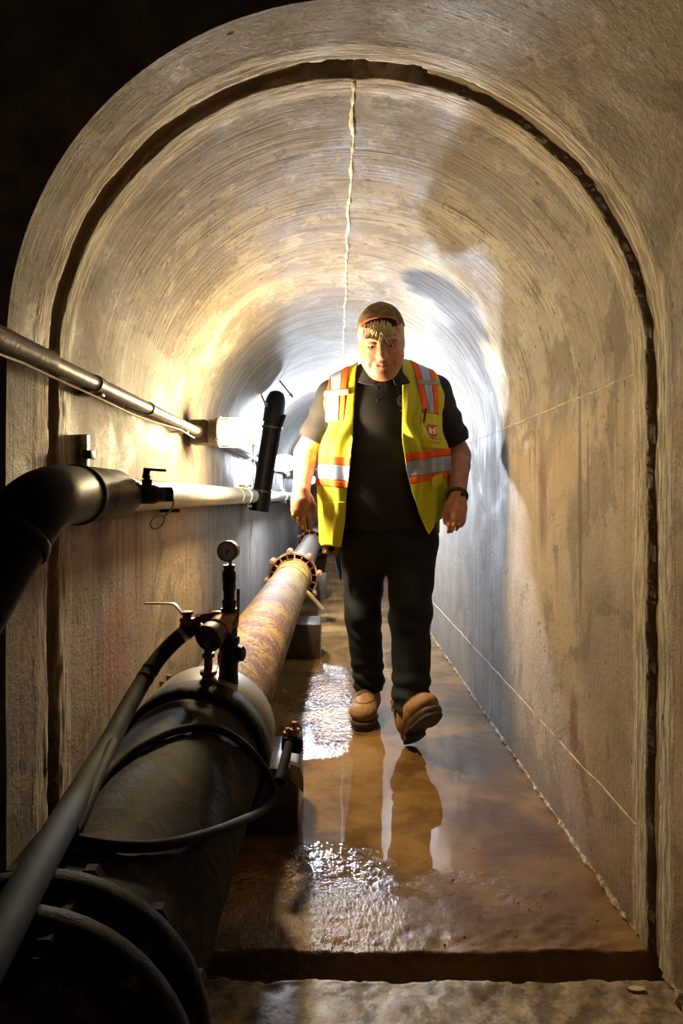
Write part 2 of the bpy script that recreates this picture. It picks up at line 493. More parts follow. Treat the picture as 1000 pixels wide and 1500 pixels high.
M = {}
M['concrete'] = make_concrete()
M['floor'] = make_floor()
M['rough_conc'] = simple('rough_dark_concrete', (0.30, 0.23, 0.155), 0.9, var=0.5, vscale=9, bump=0.5, bscale=40)
M['lime'] = simple('lime_crust', (0.85, 0.81, 0.72), 0.7, var=0.2, vscale=40, bump=0.6, bscale=90)
M['trimline'] = simple('pale_cast_line', (0.52, 0.43, 0.31), 0.8, var=0.4, vscale=40, bump=0.4)
M['grout'] = simple('wet_grout', (0.42, 0.33, 0.22), 0.22, var=0.7, vscale=60, bump=0.8, bscale=120)
M['rust'] = make_rust('rusted_yellow_pipe', (0.27, 0.155, 0.010), (0.125, 0.048, 0.005), (0.022, 0.008, 0.004), 0.46, 0.52, (11, 11, 11), 0.75, (75, 55, 75), 0.2)
M['rustpale'] = make_rust('pale_chalky_pipe', (0.17, 0.145, 0.11), (0.12, 0.068, 0.03), (0.26, 0.12, 0.05), 0.52, 0.64)
M['blackrust'] = make_rust('black_tarred_pipe', (0.003, 0.0025, 0.0025), (0.008, 0.004, 0.002), (0.034, 0.018, 0.008), 0.52, 0.66, (6, 6, 6), 0.75, (22, 22, 22), 0.10)
M['rustbolt'] = make_rust('rusted_iron', (0.34, 0.15, 0.06), (0.22, 0.08, 0.025), (0.10, 0.04, 0.02), rough=0.75)
M['collar'] = simple('grey_plastic_collar', (0.135, 0.12, 0.088), 0.55, var=0.25, vscale=12)
M['white_pipe'] = simple('white_plastic_pipe', (0.46, 0.43, 0.38), 0.4, var=0.35, vscale=18, bump=0.25, bscale=25)
M['black_pl'] = simple('black_plastic', (0.0035, 0.0035, 0.0045), 0.5, var=0.3, bump=0.1, spec=0.06)
M['black_cast'] = simple('black_cast_iron', (0.008, 0.008, 0.011), 0.5, var=0.3, bump=0.4, bscale=150, spec=0.25)
M['black_rub'] = simple('black_rubber', (0.005, 0.005, 0.005), 0.7, var=0.3, bump=0.3, spec=0.2)
M['hose'] = simple('dusty_black_hose', (0.004, 0.0035, 0.003), 0.75, var=0.5, vscale=14, bump=0.3, bscale=30, col2=(0.012, 0.010, 0.007), spec=0.10)
M['conduit'] = simple('galvanised_conduit', (0.16, 0.145, 0.12), 0.45, 0.3, var=0.5, vscale=25, bump=0.2)
M['galv'] = simple('galvanised_steel', (0.45, 0.44, 0.42), 0.35, 0.8, var=0.4, vscale=30, bump=0.2)
M['dark_iron'] = simple('dark_iron', (0.045, 0.038, 0.035), 0.55, 0.4, var=0.4)
M['box_cast'] = simple('cast_lamp_box', (0.10, 0.075, 0.06), 0.6, 0.3, var=0.5, vscale=30)
M['red_valve'] = simple('dark_red_valve_paint', (0.16, 0.028, 0.022), 0.45, var=0.5, vscale=40, bump=0.3)
M['copper'] = simple('copper_brown_fitting', (0.30, 0.12, 0.065), 0.42, 0.35, var=0.4, vscale=40)
M['steel'] = simple('dull_steel', (0.38, 0.34, 0.30), 0.35, 0.8, var=0.3)
M['dark_blue'] = simple('blue_gasket', (0.02, 0.08, 0.20), 0.5, var=0.2)
M['gauge_face'] = simple('gauge_face_paper', (0.62, 0.63, 0.64), 0.4, var=0.06, bump=0.0)
M['black_ink'] = simple('black_ink', (0.008, 0.008, 0.009), 0.6, var=0.1, bump=0)
M['cord'] = simple('tan_cord', (0.82, 0.70, 0.50), 0.6, var=0.2)
M['wood'] = simple('weathered_timber', (0.46, 0.38, 0.26), 0.7, var=0.35, vscale=30)
M['pier'] = simple('wet_dark_pier', (0.05, 0.034, 0.022), 0.32, var=0.5, vscale=14, bump=0.5, bscale=50)
# ------------------------------------------------------------------ the tunnel lining
def groove(y, s):
    """recess depth (outward, metres) of the cast joint with chipped lips"""
    jag1 = 0.007 * fbm(s * 14, s * 0 + 1.7, o=4) + 0.004 * fbm(s * 60, s * 0 + 9.1, o=2)
    jag2 = 0.007 * fbm(s * 13, s * 0 + 31.7, o=4) + 0.004 * fbm(s * 55, s * 0 + 19.1, o=2)
    a = sstep(Y_G - 0.026 + jag1 - 0.004, Y_G - 0.026 + jag1 + 0.004, y)
    b = 1 - sstep(Y_G + 0.024 + jag2 - 0.004, Y_G + 0.024 + jag2 + 0.004, y)
    g = a * b
    crown = sstep(0.14, 0.10, np.abs(s - (S1 + S2) / 2 - 0.02) + 0.02 * fbm(s * 40, y * 30, o=2))
    return g * (0.015 + 0.006 * fbm(s * 9, y * 30, o=2) + 0.10 * crown)

def relief(y, s):
    n = 0.0035 * fbm(y * 3.1, s * 2.3, o=3)
    chip = np.exp(-((np.abs(y - Y_G) - 0.05) / 0.03) ** 2) * 0.004 * fbm(y * 60, s * 16, o=3)
    return n + chip + groove(y, s)

def prof(s):
    s = np.asarray(s)
    th = np.clip((s - S1) / RV, 0, math.pi)
    x = XC - RV * np.cos(th); z = ZS + RV * np.sin(th)
    z = np.where(s < S1, s, np.where(s > S2, S3 - s, z))
    x = np.where(s < S1, XL, np.where(s > S2, XR, x))
    nx = -np.cos(th); nz = np.sin(th)
    nx = np.where(s < S1, -1.0, np.where(s > S2, 1.0, nx)); nz = np.where((s < S1) | (s > S2), 0.0, nz)
    return x, z, nx, nz

def lining(name, y_list, s_list, mat):
    Yg, Sg = np.meshgrid(np.array(y_list, np.float64), np.array(s_list, np.float64), indexing='ij')
    x, z, nx, nz = prof(Sg)
    g = relief(Yg, Sg)
    # keep the seams of neighbouring surfaces closed
    Vv = np.stack([x + nx * g, Yg, z + nz * g], -1).reshape(-1, 3)
    a, b = Yg.shape
    idx = np.arange(a * b).reshape(a, b)
    F = np.stack([idx[:-1, :-1], idx[:-1, 1:], idx[1:, 1:], idx[1:, :-1]], -1).reshape(-1, 4)[:, ::-1]
    me = mesh_np(name, Vv, F, mat)
    uv = me.uv_layers.new(name='UVMap')
    li = np.empty(len(me.loops), np.int32); me.loops.foreach_get('vertex_index', li)
    co = np.stack([Yg.ravel(), Sg.ravel()], -1).astype(np.float32)[li]
    uv.data.foreach_set('uv', co.ravel())
    return tag(link(name, me), kind='structure')

def ysteps(y0, y1):
    ys = [y0]
    while ys[-1] < y1 - 1e-6:
        y = ys[-1]
        st = 0.006 if 1.42 <= y < 1.55 else 0.015 if 1.3 <= y < 1.7 else 0.035 if y < 4 else 0.12
        ys.append(min(y + st, y1))
    return ys
yl = ysteps(Y_MOUTH, Y_END)
yr = ysteps(-0.8, Y_END)
lining('wall_left', yl, np.linspace(0, S1, 110), M['concrete'])
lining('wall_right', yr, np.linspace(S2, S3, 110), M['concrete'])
SC = 0.5 * (S1 + S2)
o = lining('ceiling', yl, np.linspace(S1, SC, 90), M['concrete'])
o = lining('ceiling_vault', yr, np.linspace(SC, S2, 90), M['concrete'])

# wide dark chamber the camera stands in: its front face round the tunnel mouth, side wall and roof
ss = np.linspace(0, SC, 60)
x, z, nx, nz = prof(ss)
g = relief(np.full_like(ss, Y_MOUTH), ss)
inner = [(float(a + b * d), Y_MOUTH, float(c + e * d)) for a, b, c, e, d in zip(x, nx, z, nz, g)]
outer = []
for (a, _, c) in inner:
    dx, dz = a - XC, c - 0.9
    t = min((-1.5 - XC) / dx if dx < -1e-6 else 1e9, (2.45 - 0.9) / dz if dz > 1e-6 else 1e9, (0 - 0.9) / dz if dz < -1e-6 else 1e9)
    outer.append((XC + dx * t, Y_MOUTH, 0.9 + dz * t))
mb = MB(); n = len(inner)
mb.add(inner + outer + [(-1.5, Y_MOUTH, 0.0)], [(i, i + 1, n + i + 1, n + i) for i in range(n - 1)])
tag(mb.build('wall_front', M['rough_conc'], ang=30), kind='structure')
tag(MB().box((-1.55, 0.2, 1.2), (0.1, 2.14, 2.5)).build('wall_side', M['rough_conc']), kind='structure')
tag(MB().box((-0.7625, 0.2, 2.5), (1.575, 2.14, 0.1)).build('ceiling_chamber', M['rough_conc']), kind='structure')
tag(MB().box((XC, Y_END + 0.05, 1.0), (1.5, 0.1, 2.1)).build('wall_back', M['rough_conc']), kind='structure')

# floor
def floor_h(X, Y):
    jag = 0.012 * fbm(X * 9, X * 0 + 3.3, o=4) + 0.006 * fbm(X * 45, X * 0 + 8.3, o=2)
    jag2 = 0.012 * fbm(X * 8, X * 0 + 13.3, o=4) + 0.006 * fbm(X * 40, X * 0 + 2.3, o=2)
    a = sstep(1.425 + jag - 0.006, 1.425 + jag + 0.006, Y) * (1 - sstep(1.497 + jag2 - 0.006, 1.497 + jag2 + 0.006, Y))
    h = -0.055 * a
    near = 1 - sstep(1.40, 1.46, Y)
    h += near * (0.010 * fbm(X * 12, Y * 12, o=4) + 0.004 * fbm(X * 60, Y * 60, o=2) - 0.004)
    lip = sstep(1.75, 1.55, Y) * sstep(1.49, 1.52, Y)
    h += lip * 0.006 * fbm(X * 30, Y * 40, o=3)
    h += 0.0015 * fbm(X * 3, Y * 3, o=2)
    return h - 0.002
def floor_part(name, x0, x1, y0, y1, nx):
    ys = [y0]
    while ys[-1] < y1 - 1e-6:
        y = ys[-1]
        st = 0.006 if 1.35 <= y < 1.75 else 0.015 if y < 1.35 else 0.05 if y < 5 else 0.2
        ys.append(min(y + st, y1))
    Yg, Xg = np.meshgrid(np.array(ys), np.linspace(x0, x1, nx), indexing='ij')
    Vv = np.stack([Xg, Yg, floor_h(Xg, Yg)], -1).reshape(-1, 3)
    a, b = Yg.shape; idx = np.arange(a * b).reshape(a, b)
    F = np.stack([idx[:-1, :-1], idx[:-1, 1:], idx[1:, 1:], idx[1:, :-1]], -1).reshape(-1, 4)
    return tag(link(name, mesh_np(name, Vv, F, M['floor'])), kind='structure')
floor_part('floor', XL - 0.03, XR + 0.03, -0.8, Y_END, 150)
floor_part('floor_chamber', -1.5, XL - 0.03, -0.8, Y_MOUTH, 40)

# raised cast lines on the lining (trim) : crusty crown seam, springline, low construction line, floor joint
def seam(name, s0, y0, y1, r, mat, amp=0.5, step=0.02, wander=0.004, drop=0.0):
    pts, rr = [], []
    y = y0
    while y < y1:
        s = s0 + wander * float(vnoise(y * 9.0, s0))
        x, z, nx, nz = [float(q) for q in prof(np.array(s))]
        gg = float(groove(np.array(y), np.array(s)))
        if gg < 0.004:
            pts.append((x - nx * drop, y, z - nz * drop))
            rr.append(r * (1 + amp * float(vnoise(y * 40.0, s0 * 3.0)) + 0.5 * amp * float(vnoise(y * 90, 4.0))))
        y += step if y < 5 else step * 4
    o = MB().tube(pts, rr, 6).build(name, mat)
    return tag(o, kind='structure')
seam('trim_1', SC + 0.004, 1.53, 12.0, 0.0045, M['lime'], 0.8, 0.012, 0.006)
seam('trim_2', S2 + 0.0, 1.56, 12.0, 0.0020, M['trimline'], 0.5)
seam('trim_3', S3 - 0.25, 1.56, 12.0, 0.0022, M['trimline'], 0.5)
seam('trim_4', S3 - 0.004, 1.55, 12.0, 0.0065, M['grout'], 0.9, 0.012, 0.004)
seam('trim_5', S1 - 0.0, 1.56, 12.0, 0.0022, M['concrete'], 0.4)
seam('trim_6', S3 - 0.004, 0.6, 1.42, 0.010, M['grout'], 0.9, 0.012, 0.006)
# ------------------------------------------------------------------ caged bulkhead lamps on the left wall
def lamp(y, z, cfg, label, n_guard=6):
    x0 = XL
    col = cfg['color']
    root = empty('caged_lamp', label, 'lamp', (x0, y, z), 'caged lamps along the wall conduit')
    ax = (1, 0, 0)
    MB().lathe((x0 - 0.003, y, z), ax, [(0, 0.058), (0.012, 0.058), (0.018, 0.05)], 28).build('wall_plate', M['dark_iron'], root)
    b = MB().box((x0 + 0.055, y, z), (0.075, 0.10, 0.10), bev=0.012).build('junction_box', M['box_cast'], root)
    MB().lathe((x0 + 0.055, y - 0.075, z), (0, 1, 0), [(0, 0.024), (0.03, 0.024), (0.03, 0.02), (0.15, 0.02), (0.15, 0.024), (0.15, 0.024)], 16).build('conduit_hub', M['galv'], root)
    MB().lathe((x0 + 0.09, y, z), ax, [(0, 0.045), (0.005, 0.054), (0.03, 0.054), (0.03, 0.060), (0.042, 0.060), (0.042, 0.05)], 32).build('collar', M['box_cast'], root)
    prof_ = [(0.125, 0.050), (0.175, 0.0525)]
    MB().lathe((x0, y, z), ax, prof_, 32, caps=False).build('globe_neck', cfg['neck'], root)
    pg = [(0.175, 0.0525), (0.225, 0.0525)] + [(0.225 + 0.055 * math.sin(a), 0.0525 * math.cos(a)) for a in [math.pi / 2 * t / 7 for t in range(1, 7)]] + [(0.28, 0.002)]
    MB().lathe((x0, y, z), ax, pg, 32).build('globe', cfg['mat'], root)
    # guard wires: three hoops and long bars bent over the dome
    g = MB()
    for t in (0.135, 0.185, 0.235):
        ring = [(x0 + t, y + 0.060 * math.cos(a), z + 0.060 * math.sin(a)) for a in [2 * math.pi * q / 28 for q in range(28)]]
        g.tube(ring, 0.0022, 6, closed=True)
    for q in range(n_guard):
        a = 2 * math.pi * (q + 0.5) / n_guard
        ca, sa = math.cos(a), math.sin(a)
        path = [(x0 + 0.13, y + 0.0605 * ca, z + 0.0605 * sa), (x0 + 0.24, y + 0.0605 * ca, z + 0.0605 * sa)]
        path += [(x0 + 0.24 + 0.05 * math.sin(u), y + 0.0605 * math.cos(u) * ca, z + 0.0605 * math.cos(u) * sa) for u in (0.4, 0.8, 1.15)]
        g.tube(path, 0.0022, 6)
    gd = g.build('wire_guard', M['galv'], root)
    for q in range(3):
        a = math.pi / 2 + 2 * math.pi * q / 3
        MB().lathe((x0 + 0.128, y + 0.064 * math.cos(a), z + 0.064 * math.sin(a)), ax, [(0, 0.006), (0.012, 0.006), (0.014, 0.004)], 8).build('guard_screw', M['galv'], gd)
    return root
for c in (LAMP1, LAMP2, LAMP3):
    c['mat'] = emis('lamp_globe_glow', c['color'], c['strength'])
    c['neck'] = emis('lamp_neck_glow', (1.0, 0.62, 0.22) if c is LAMP1 else (0.9, 0.92, 1.0), c['strength'] * (0.03 if c is LAMP1 else 0.2))
LAMP_Z = 1.264
LAMP_Y = 2.80
lamp(LAMP_Y, LAMP_Z, LAMP1, 'lit warm caged lamp on the wall beside the man in the yellow vest')
lamp(5.3, LAMP_Z, LAMP2, 'lit cool white caged lamp just beyond the slanted black pipe')
lamp(7.9, LAMP_Z, LAMP3, 'lit cool white caged lamp far down the tunnel')
lamp(10.5, LAMP_Z, LAMP3, 'lit cool white caged lamp nearest the tunnel end')
# ------------------------------------------------------------------ implicit surfaces -> mesh (soft things: body, clothes, boots)
def A3(v): return np.array([v[0], v[1], v[2]], np.float32)
def s_cone(p, a, b, ra, rb):
    a, b = A3(a), A3(b); d = b - a
    t = np.clip(((p - a) @ d) / max(float(d @ d), 1e-9), 0, 1)
    q = p - a - t[:, None] * d
    return np.sqrt((q * q).sum(1)) - (ra + (rb - ra) * t)
def s_chain(p, pts, rr, k=0.0):
    r = None
    for i in range(len(pts) - 1):
        c = s_cone(p, pts[i], pts[i + 1], rr[i], rr[i + 1])
        r = c if r is None else (smin(r, c, k) if k > 0 else np.minimum(r, c))
    return r
def s_ell(p, c, r, R=None):
    q = p - A3(c)
    if R is not None: q = q @ R
    r = np.array(r, np.float32)
    k0 = np.sqrt(((q / r) ** 2).sum(1)); k1 = np.sqrt(((q / r ** 2) ** 2).sum(1))
    return k0 * (k0 - 1) / np.maximum(k1, 1e-6)
def smin(a, b, k):
    h = np.maximum(k - np.abs(a - b), 0) / k
    return np.minimum(a, b) - h * h * k * 0.25
def smax(a, b, k): return -smin(-a, -b, k)
def bounded(p, f, lo, hi, far=0.08):
    lo, hi = np.array(lo, np.float32), np.array(hi, np.float32)
    m = ((p > lo) & (p < hi)).all(1)
    out = np.full(len(p), far, np.float32)
    if m.any(): out[m] = np.minimum(f(p[m]), far)
    if (~m).any():
        q = p[~m]; d = np.maximum(np.maximum(lo - q, q - hi), 0)
        out[~m] = far * 0.5 + np.sqrt((d * d).sum(1))
    return out

def sdf_mesh(f, lo, hi, h, B=8):
    lo = np.array(lo, np.float64); hi = np.array(hi, np.float64)
    nb = np.ceil((hi - lo) / (h * B)).astype(int)
    n = nb * B + 1
    G = np.full(n, 1.0, np.float32)
    bc = np.stack(np.meshgrid(*[np.arange(k) for k in nb], indexing='ij'), -1).reshape(-1, 3)
    cen = (lo + (bc + 0.5) * B * h).astype(np.float32)
    v = f(cen)
    act = np.abs(v) < B * h * 0.9 * 1.35 + 0.008
    ins = (v < 0) & ~act
    loc = np.stack(np.meshgrid(*[np.arange(B + 1)] * 3, indexing='ij'), -1).reshape(-1, 3)
    for b in bc[ins]:
        s = b * B; G[s[0]:s[0] + B + 1, s[1]:s[1] + B + 1, s[2]:s[2] + B + 1] = -1.0
    ab = bc[act]
    CH = 600
    for i in range(0, len(ab), CH):
        bb = ab[i:i + CH]
        idx = (bb[:, None, :] * B + loc[None]).reshape(-1, 3)
        G[idx[:, 0], idx[:, 1], idx[:, 2]] = f((lo + idx * h).astype(np.float32))
    s = G < 0
    c = np.zeros(np.array(G.shape) - 1, np.int8)
    for a in (0, 1):
        for b in (0, 1):
            for d in (0, 1):
                c += s[a:a + c.shape[0], b:b + c.shape[1], d:d + c.shape[2]]
    cells = np.argwhere((c > 0) & (c < 8))
    vid = np.full(c.shape, -1, np.int32)
    vid[cells[:, 0], cells[:, 1], cells[:, 2]] = np.arange(len(cells))
    acc = np.zeros((len(cells), 3)); cnt = np.zeros(len(cells))
    for ax in range(3):
        o1, o2 = [q for q in range(3) if q != ax]
        for a in (0, 1):
            for b in (0, 1):
                k0 = cells.copy(); k0[:, o1] += a; k0[:, o2] += b
                k1 = k0.copy(); k1[:, ax] += 1
                g0 = G[k0[:, 0], k0[:, 1], k0[:, 2]]; g1 = G[k1[:, 0], k1[:, 1], k1[:, 2]]
                m = (g0 < 0) != (g1 < 0)
                t = np.where(m, g0 / np.where(m, g0 - g1, 1), 0)
                pt = k0.astype(np.float64); pt[:, ax] += t
                acc[m] += pt[m]; cnt[m] += 1
    Vv = lo + h * acc / np.maximum(cnt, 1)[:, None]
    quads = []
    for ax in range(3):
        o1, o2 = (ax + 1) % 3, (ax + 2) % 3
        sl0 = [slice(None)] * 3; sl1 = [slice(None)] * 3
        sl0[ax] = slice(0, -1); sl1[ax] = slice(1, None)
        e0, e1 = s[tuple(sl0)], s[tuple(sl1)]
        k = np.argwhere(e0 != e1)
        k = k[(k[:, o1] > 0) & (k[:, o2] > 0) & (k[:, o1] < G.shape[o1] - 1) & (k[:, o2] < G.shape[o2] - 1)]
        if not len(k): continue
        fl = e0[k[:, 0], k[:, 1], k[:, 2]]
        def vv(a, b):
            q = k.copy(); q[:, o1] += a; q[:, o2] += b
            return vid[q[:, 0], q[:, 1], q[:, 2]]
        Q = np.stack([vv(-1, -1), vv(0, -1), vv(0, 0), vv(-1, 0)], -1)
        Q[~fl] = Q[~fl][:, ::-1]
        quads.append(Q)
    Fq = np.concatenate(quads)
    Fq = Fq[(Fq >= 0).all(1)]
    return Vv, Fq

def relax(Vv, Fq, it=2, lam=0.5):
    n = len(Vv)
    e = np.concatenate([Fq[:, [0, 1]], Fq[:, [1, 2]], Fq[:, [2, 3]], Fq[:, [3, 0]]])
    e = np.concatenate([e, e[:, ::-1]])
    for _ in range(it):
        acc = np.stack([np.bincount(e[:, 0], Vv[e[:, 1], k], n) for k in range(3)], -1)
        c = np.maximum(np.bincount(e[:, 0], minlength=n), 1)[:, None]
        Vv = Vv + lam * (acc / c - Vv)
    return Vv

def sdf_obj(name, f, lo, hi, h, mat, parent=None, it=2, mats=None, midx=None, org=None):
    Vv, Fq = sdf_mesh(f, lo, hi, h)
    Vv = relax(Vv, Fq, it)
    mi = midx(Vv[Fq].mean(1)) if midx is not None else None
    base = Vector((0, 0, 0))
    if org is not None: base = Vector(org)
    elif parent is not None: base = world_loc(parent)
    me = mesh_np(name, Vv - np.array(base), Fq, mat, True, mats, mi)
    o = link(name, me, parent)
    if parent is None: o.location = base
    return o

def ray_hit(f, px, py, d0=2.3, d1=3.2, n=700):
    dd = np.linspace(d0, d1, n)
    pts = np.stack([(px - VPX) * dd / FPX, dd, CAM_H - (py - VPY) * dd / FPX], -1).astype(np.float32)
    v = f(pts)
    k = np.argmax(v < 0)
    return Vector(pts[k]) if v[k] < 0 else None
# ------------------------------------------------------------------ the man
def skin_mat():
    k = NT('skin'); c = k.coord('Object')
    n = k.noise(c, 30.0, 4)
    k.set(Base_Color=k.mix(k.ramp(n, 0.35, 0.7), (0.34, 0.145, 0.095), (0.44, 0.215, 0.14)), Roughness=0.5,
          Normal=k.bump(k.noise(c, 160, 3), 0.12, 0.002))
    k.bsdf.inputs['Subsurface Weight'].default_value = 0.08
    k.bsdf.inputs['Subsurface Radius'].default_value = (0.012, 0.005, 0.003)
    k.bsdf.inputs['Subsurface Scale'].default_value = 0.6
    return k.m
M['skin'] = skin_mat()
M['lip'] = simple('lips', (0.44, 0.17, 0.12), 0.45, var=0.15, bump=0.05)
M['shirt'] = simple('charcoal_polo_cotton', (0.020, 0.018, 0.022), 0.85, var=0.25, vscale=30, bump=0.25, bscale=350, spec=0.25)
M['undershirt'] = simple('plum_undershirt', (0.055, 0.028, 0.04), 0.85, var=0.2)
M['jeans'] = simple('dark_denim', (0.011, 0.013, 0.019), 0.8, var=0.35, vscale=14, bump=0.3, bscale=260, spec=0.25)
def hivis(name, col):
    k = NT(name); c = k.coord('Object')
    w = k.n('ShaderNodeTexWave'); k.l(c, w.inputs[0]); w.inputs['Scale'].default_value = 160
    k.set(Base_Color=col, Roughness=0.7, Normal=k.bump(w.outputs['Fac'], 0.10, 0.002))
    k.bsdf.inputs['Specular IOR Level'].default_value = 0.25
    return k.m
M['yellow'] = hivis('fluorescent_yellow_mesh', (0.44, 0.47, 0.035))
M['pocket'] = hivis('fluorescent_yellow_cloth', (0.52, 0.50, 0.04))
M['orange'] = hivis('fluorescent_orange_tape', (0.66, 0.09, 0.012))
M['silver'] = simple('silver_reflective_tape', (0.30, 0.37, 0.56), 0.35, 0.15, var=0.15, vscale=40, bump=0.05)
M['greytape'] = simple('grey_tape', (0.24, 0.23, 0.24), 0.6, var=0.15)
M['boot'] = simple('tan_nubuck', (0.28, 0.145, 0.05), 0.75, var=0.35, vscale=40, bump=0.3, bscale=200)
M['sole'] = simple('brown_rubber_sole', (0.055, 0.032, 0.018), 0.6, var=0.4, vscale=50, bump=0.4)
M['lace'] = simple('brown_lace', (0.13, 0.06, 0.03), 0.8, var=0.3)
M['camo'] = simple('camouflage_cap', (0.19, 0.125, 0.065), 0.85, vscale=38, bump=0.2, col2=(0.075, 0.055, 0.028))
M['orange_trim'] = simple('rust_orange_binding', (0.50, 0.10, 0.04), 0.8, var=0.2)
M['hair'] = simple('greying_hair', (0.62, 0.54, 0.40), 0.6, vscale=90, bump=0.5, bscale=240, col2=(0.40, 0.32, 0.20))
M['darkhair'] = simple('dark_cap_lining', (0.012, 0.009, 0.008), 0.9, var=0.3)
M['eye'] = simple('eye_white', (0.45, 0.38, 0.34), 0.25, var=0.1, bump=0)
M['iris'] = simple('dark_iris', (0.03, 0.022, 0.02), 0.2, var=0.1, bump=0)
M['watch'] = simple('black_watch', (0.010, 0.010, 0.011), 0.35, var=0.2, bump=0)
M['red_logo'] = simple('red_emblem_print', (0.50, 0.05, 0.03), 0.7, var=0.05, bump=0)
M['white_print'] = simple('white_print', (0.75, 0.72, 0.66), 0.7, var=0.05, bump=0)
M['grey_print'] = simple('pale_embroidery', (0.28, 0.30, 0.34), 0.8, var=0.1, bump=0)
M['blue_rag'] = simple('blue_cloth', (0.02, 0.06, 0.22), 0.85, var=0.3)
M['pouch'] = simple('brown_leather_pouch', (0.30, 0.14, 0.04), 0.6, var=0.5, vscale=40)
M['clearpouch'] = simple('clear_plastic_badge_window', (0.62, 0.60, 0.56), 0.2, var=0.25, vscale=30)

mid = lambda a, b, t=0.5: Vector(a) * (1 - t) + Vector(b) * t
# joints from the photograph (pixel, depth)
SH_L, EL_L, WR_L = P(487, 580, 2.98), P(448, 664, 3.03), P(441, 722, 2.80)
SH_R, EL_R, WR_R = P(637, 573, 2.98), P(672, 668, 3.04), P(670, 728, 2.82)
CHEST, BELLY, HIPS = P(561, 612, 2.98), P(559, 705, 2.95), P(566, 782, 2.99)
NECK0, NECK1 = P(561, 552, 2.94), P(559, 512, 2.82)
HC = P(558.5, 502, 2.75)
HP = math.radians(25); HR = math.radians(-3); HY = math.radians(4)
HM = Euler((HP, 0, 0)).to_matrix()            # pitch: face turned down
HM = Euler((0, HR, 0)).to_matrix() @ Euler((0, 0, -HY)).to_matrix() @ HM
HS = 1.06
# head frame columns: x to image right, y toward the camera (face forward), z up
HB = np.array([[1, 0, 0], [0, -1, 0], [0, 0, 1]], np.float32)
HMn = np.array(HM, np.float32)
def to_head(p):
    q = (p - A3(HC)) @ HMn          # world -> un-rotated
    return (q @ HB) / HS
def from_head(v):
    q = np.array(v, np.float32) * HS @ HB
    return Vector(HMn @ q) + HC

def f_head(p):
    q = to_head(p)
    ax = np.abs(q[:, 0]); m = np.stack([ax, q[:, 1], q[:, 2]], -1)
    d = s_ell(q, (0, -0.012, 0.035), (0.080, 0.100, 0.100))
    d = smin(d, s_ell(q, (0, 0.030, -0.035), (0.070, 0.066, 0.080)), 0.05)
    d = smin(d, s_ell(m, (0.040, 0.036, -0.052), (0.038, 0.045, 0.048)), 0.03)      # cheeks / jowls
    d = smin(d, s_ell(q, (0, 0.070, -0.098), (0.030, 0.026, 0.022)), 0.03)          # chin
    d = smin(d, s_ell(q, (0, 0.030, -0.105), (0.052, 0.052, 0.030)), 0.03)          # under chin
    d = smin(d, s_cone(m, (0.012, 0.092, 0.034), (0.052, 0.076, 0.032), 0.010, 0.010), 0.018)   # brow
    d = smax(d, -s_ell(m, (0.034, 0.104, 0.010), (0.021, 0.020, 0.013)), 0.012)     # sockets
    d = smin(d, s_cone(m, (0.020, 0.085, 0.002), (0.048, 0.078, 0.000), 0.007, 0.006), 0.010)   # lower lid bag
    d = smin(d, s_cone(q, (0, 0.090, 0.022), (0, 0.112, -0.024), 0.009, 0.0145), 0.014)         # nose
    d = smin(d, s_ell(m, (0.013, 0.098, -0.030), (0.0095, 0.012, 0.009)), 0.008)    # nostril wings
    d = smax(d, -s_ell(m, (0.007, 0.109, -0.040), (0.0045, 0.006, 0.004)), 0.004)
    d = smax(d, -s_cone(m, (0.020, 0.104, -0.034), (0.040, 0.088, -0.062), 0.003, 0.004), 0.012)  # smile folds
    d = smin(d, s_ell(q, (0, 0.080, -0.058), (0.030, 0.020, 0.020)), 0.02)          # mouth barrel
    d = smin(d, s_cone(m, (0.0, 0.099, -0.0555), (0.020, 0.090, -0.058), 0.0050, 0.0035), 0.006)
    d = smin(d, s_cone(m, (0.0, 0.098, -0.0685), (0.018, 0.090, -0.066), 0.0058, 0.0038), 0.006)
    d = smax(d, -s_cone(m, (0.0, 0.105, -0.0620), (0.026, 0.091, -0.0615), 0.0026, 0.0022), 0.004)
    ear = s_ell(m, (0.080, -0.010, -0.002), (0.011, 0.022, 0.033))
    ear = smax(ear, -s_ell(m, (0.092, -0.004, 0.002), (0.009, 0.012, 0.018)), 0.006)
    d = smin(d, ear, 0.010)
    return d * HS

def hand(p, wrist, palm_pts, fingers, thumb, r0=0.0084):
    d = s_chain(p, palm_pts[0], palm_pts[1], 0.02)
    for (pts) in fingers:
        d = smin(d, s_chain(p, pts, [r0 * 1.05, r0, r0 * 0.92, r0 * 0.78][:len(pts)], 0.003), 0.003)
    d = smin(d, s_chain(p, thumb, [0.017, 0.0125, 0.0095], 0.005), 0.012)
    return d
def finger(px0, px1, d0, dk, d1, bulge=0.0):
    a, c = P(px0[0], px0[1], d0), P(px1[0], px1[1], d1)
    k1 = mid(a, c, 0.42); k1.y = dk
    k2 = mid(a, c, 0.75); k2.y = (dk + d1) / 2 - 0.003
    return [a, k1, k2, c]
HAND_L = dict(
    palm=([P(441, 724, 2.80), P(441, 736, 2.787), P(440, 746, 2.78)], [0.034, 0.039, 0.036]),
    fingers=[finger((428, 746), (434, 766), 2.785, 2.772, 2.80), finger((435, 748), (442, 774), 2.78, 2.764, 2.795),
             finger((443, 749), (448, 779), 2.777, 2.760, 2.79), finger((451, 747), (456, 776), 2.778, 2.762, 2.79)],
    thumb=[P(453, 730, 2.79), P(460, 742, 2.78), P(460.5, 756, 2.785)])
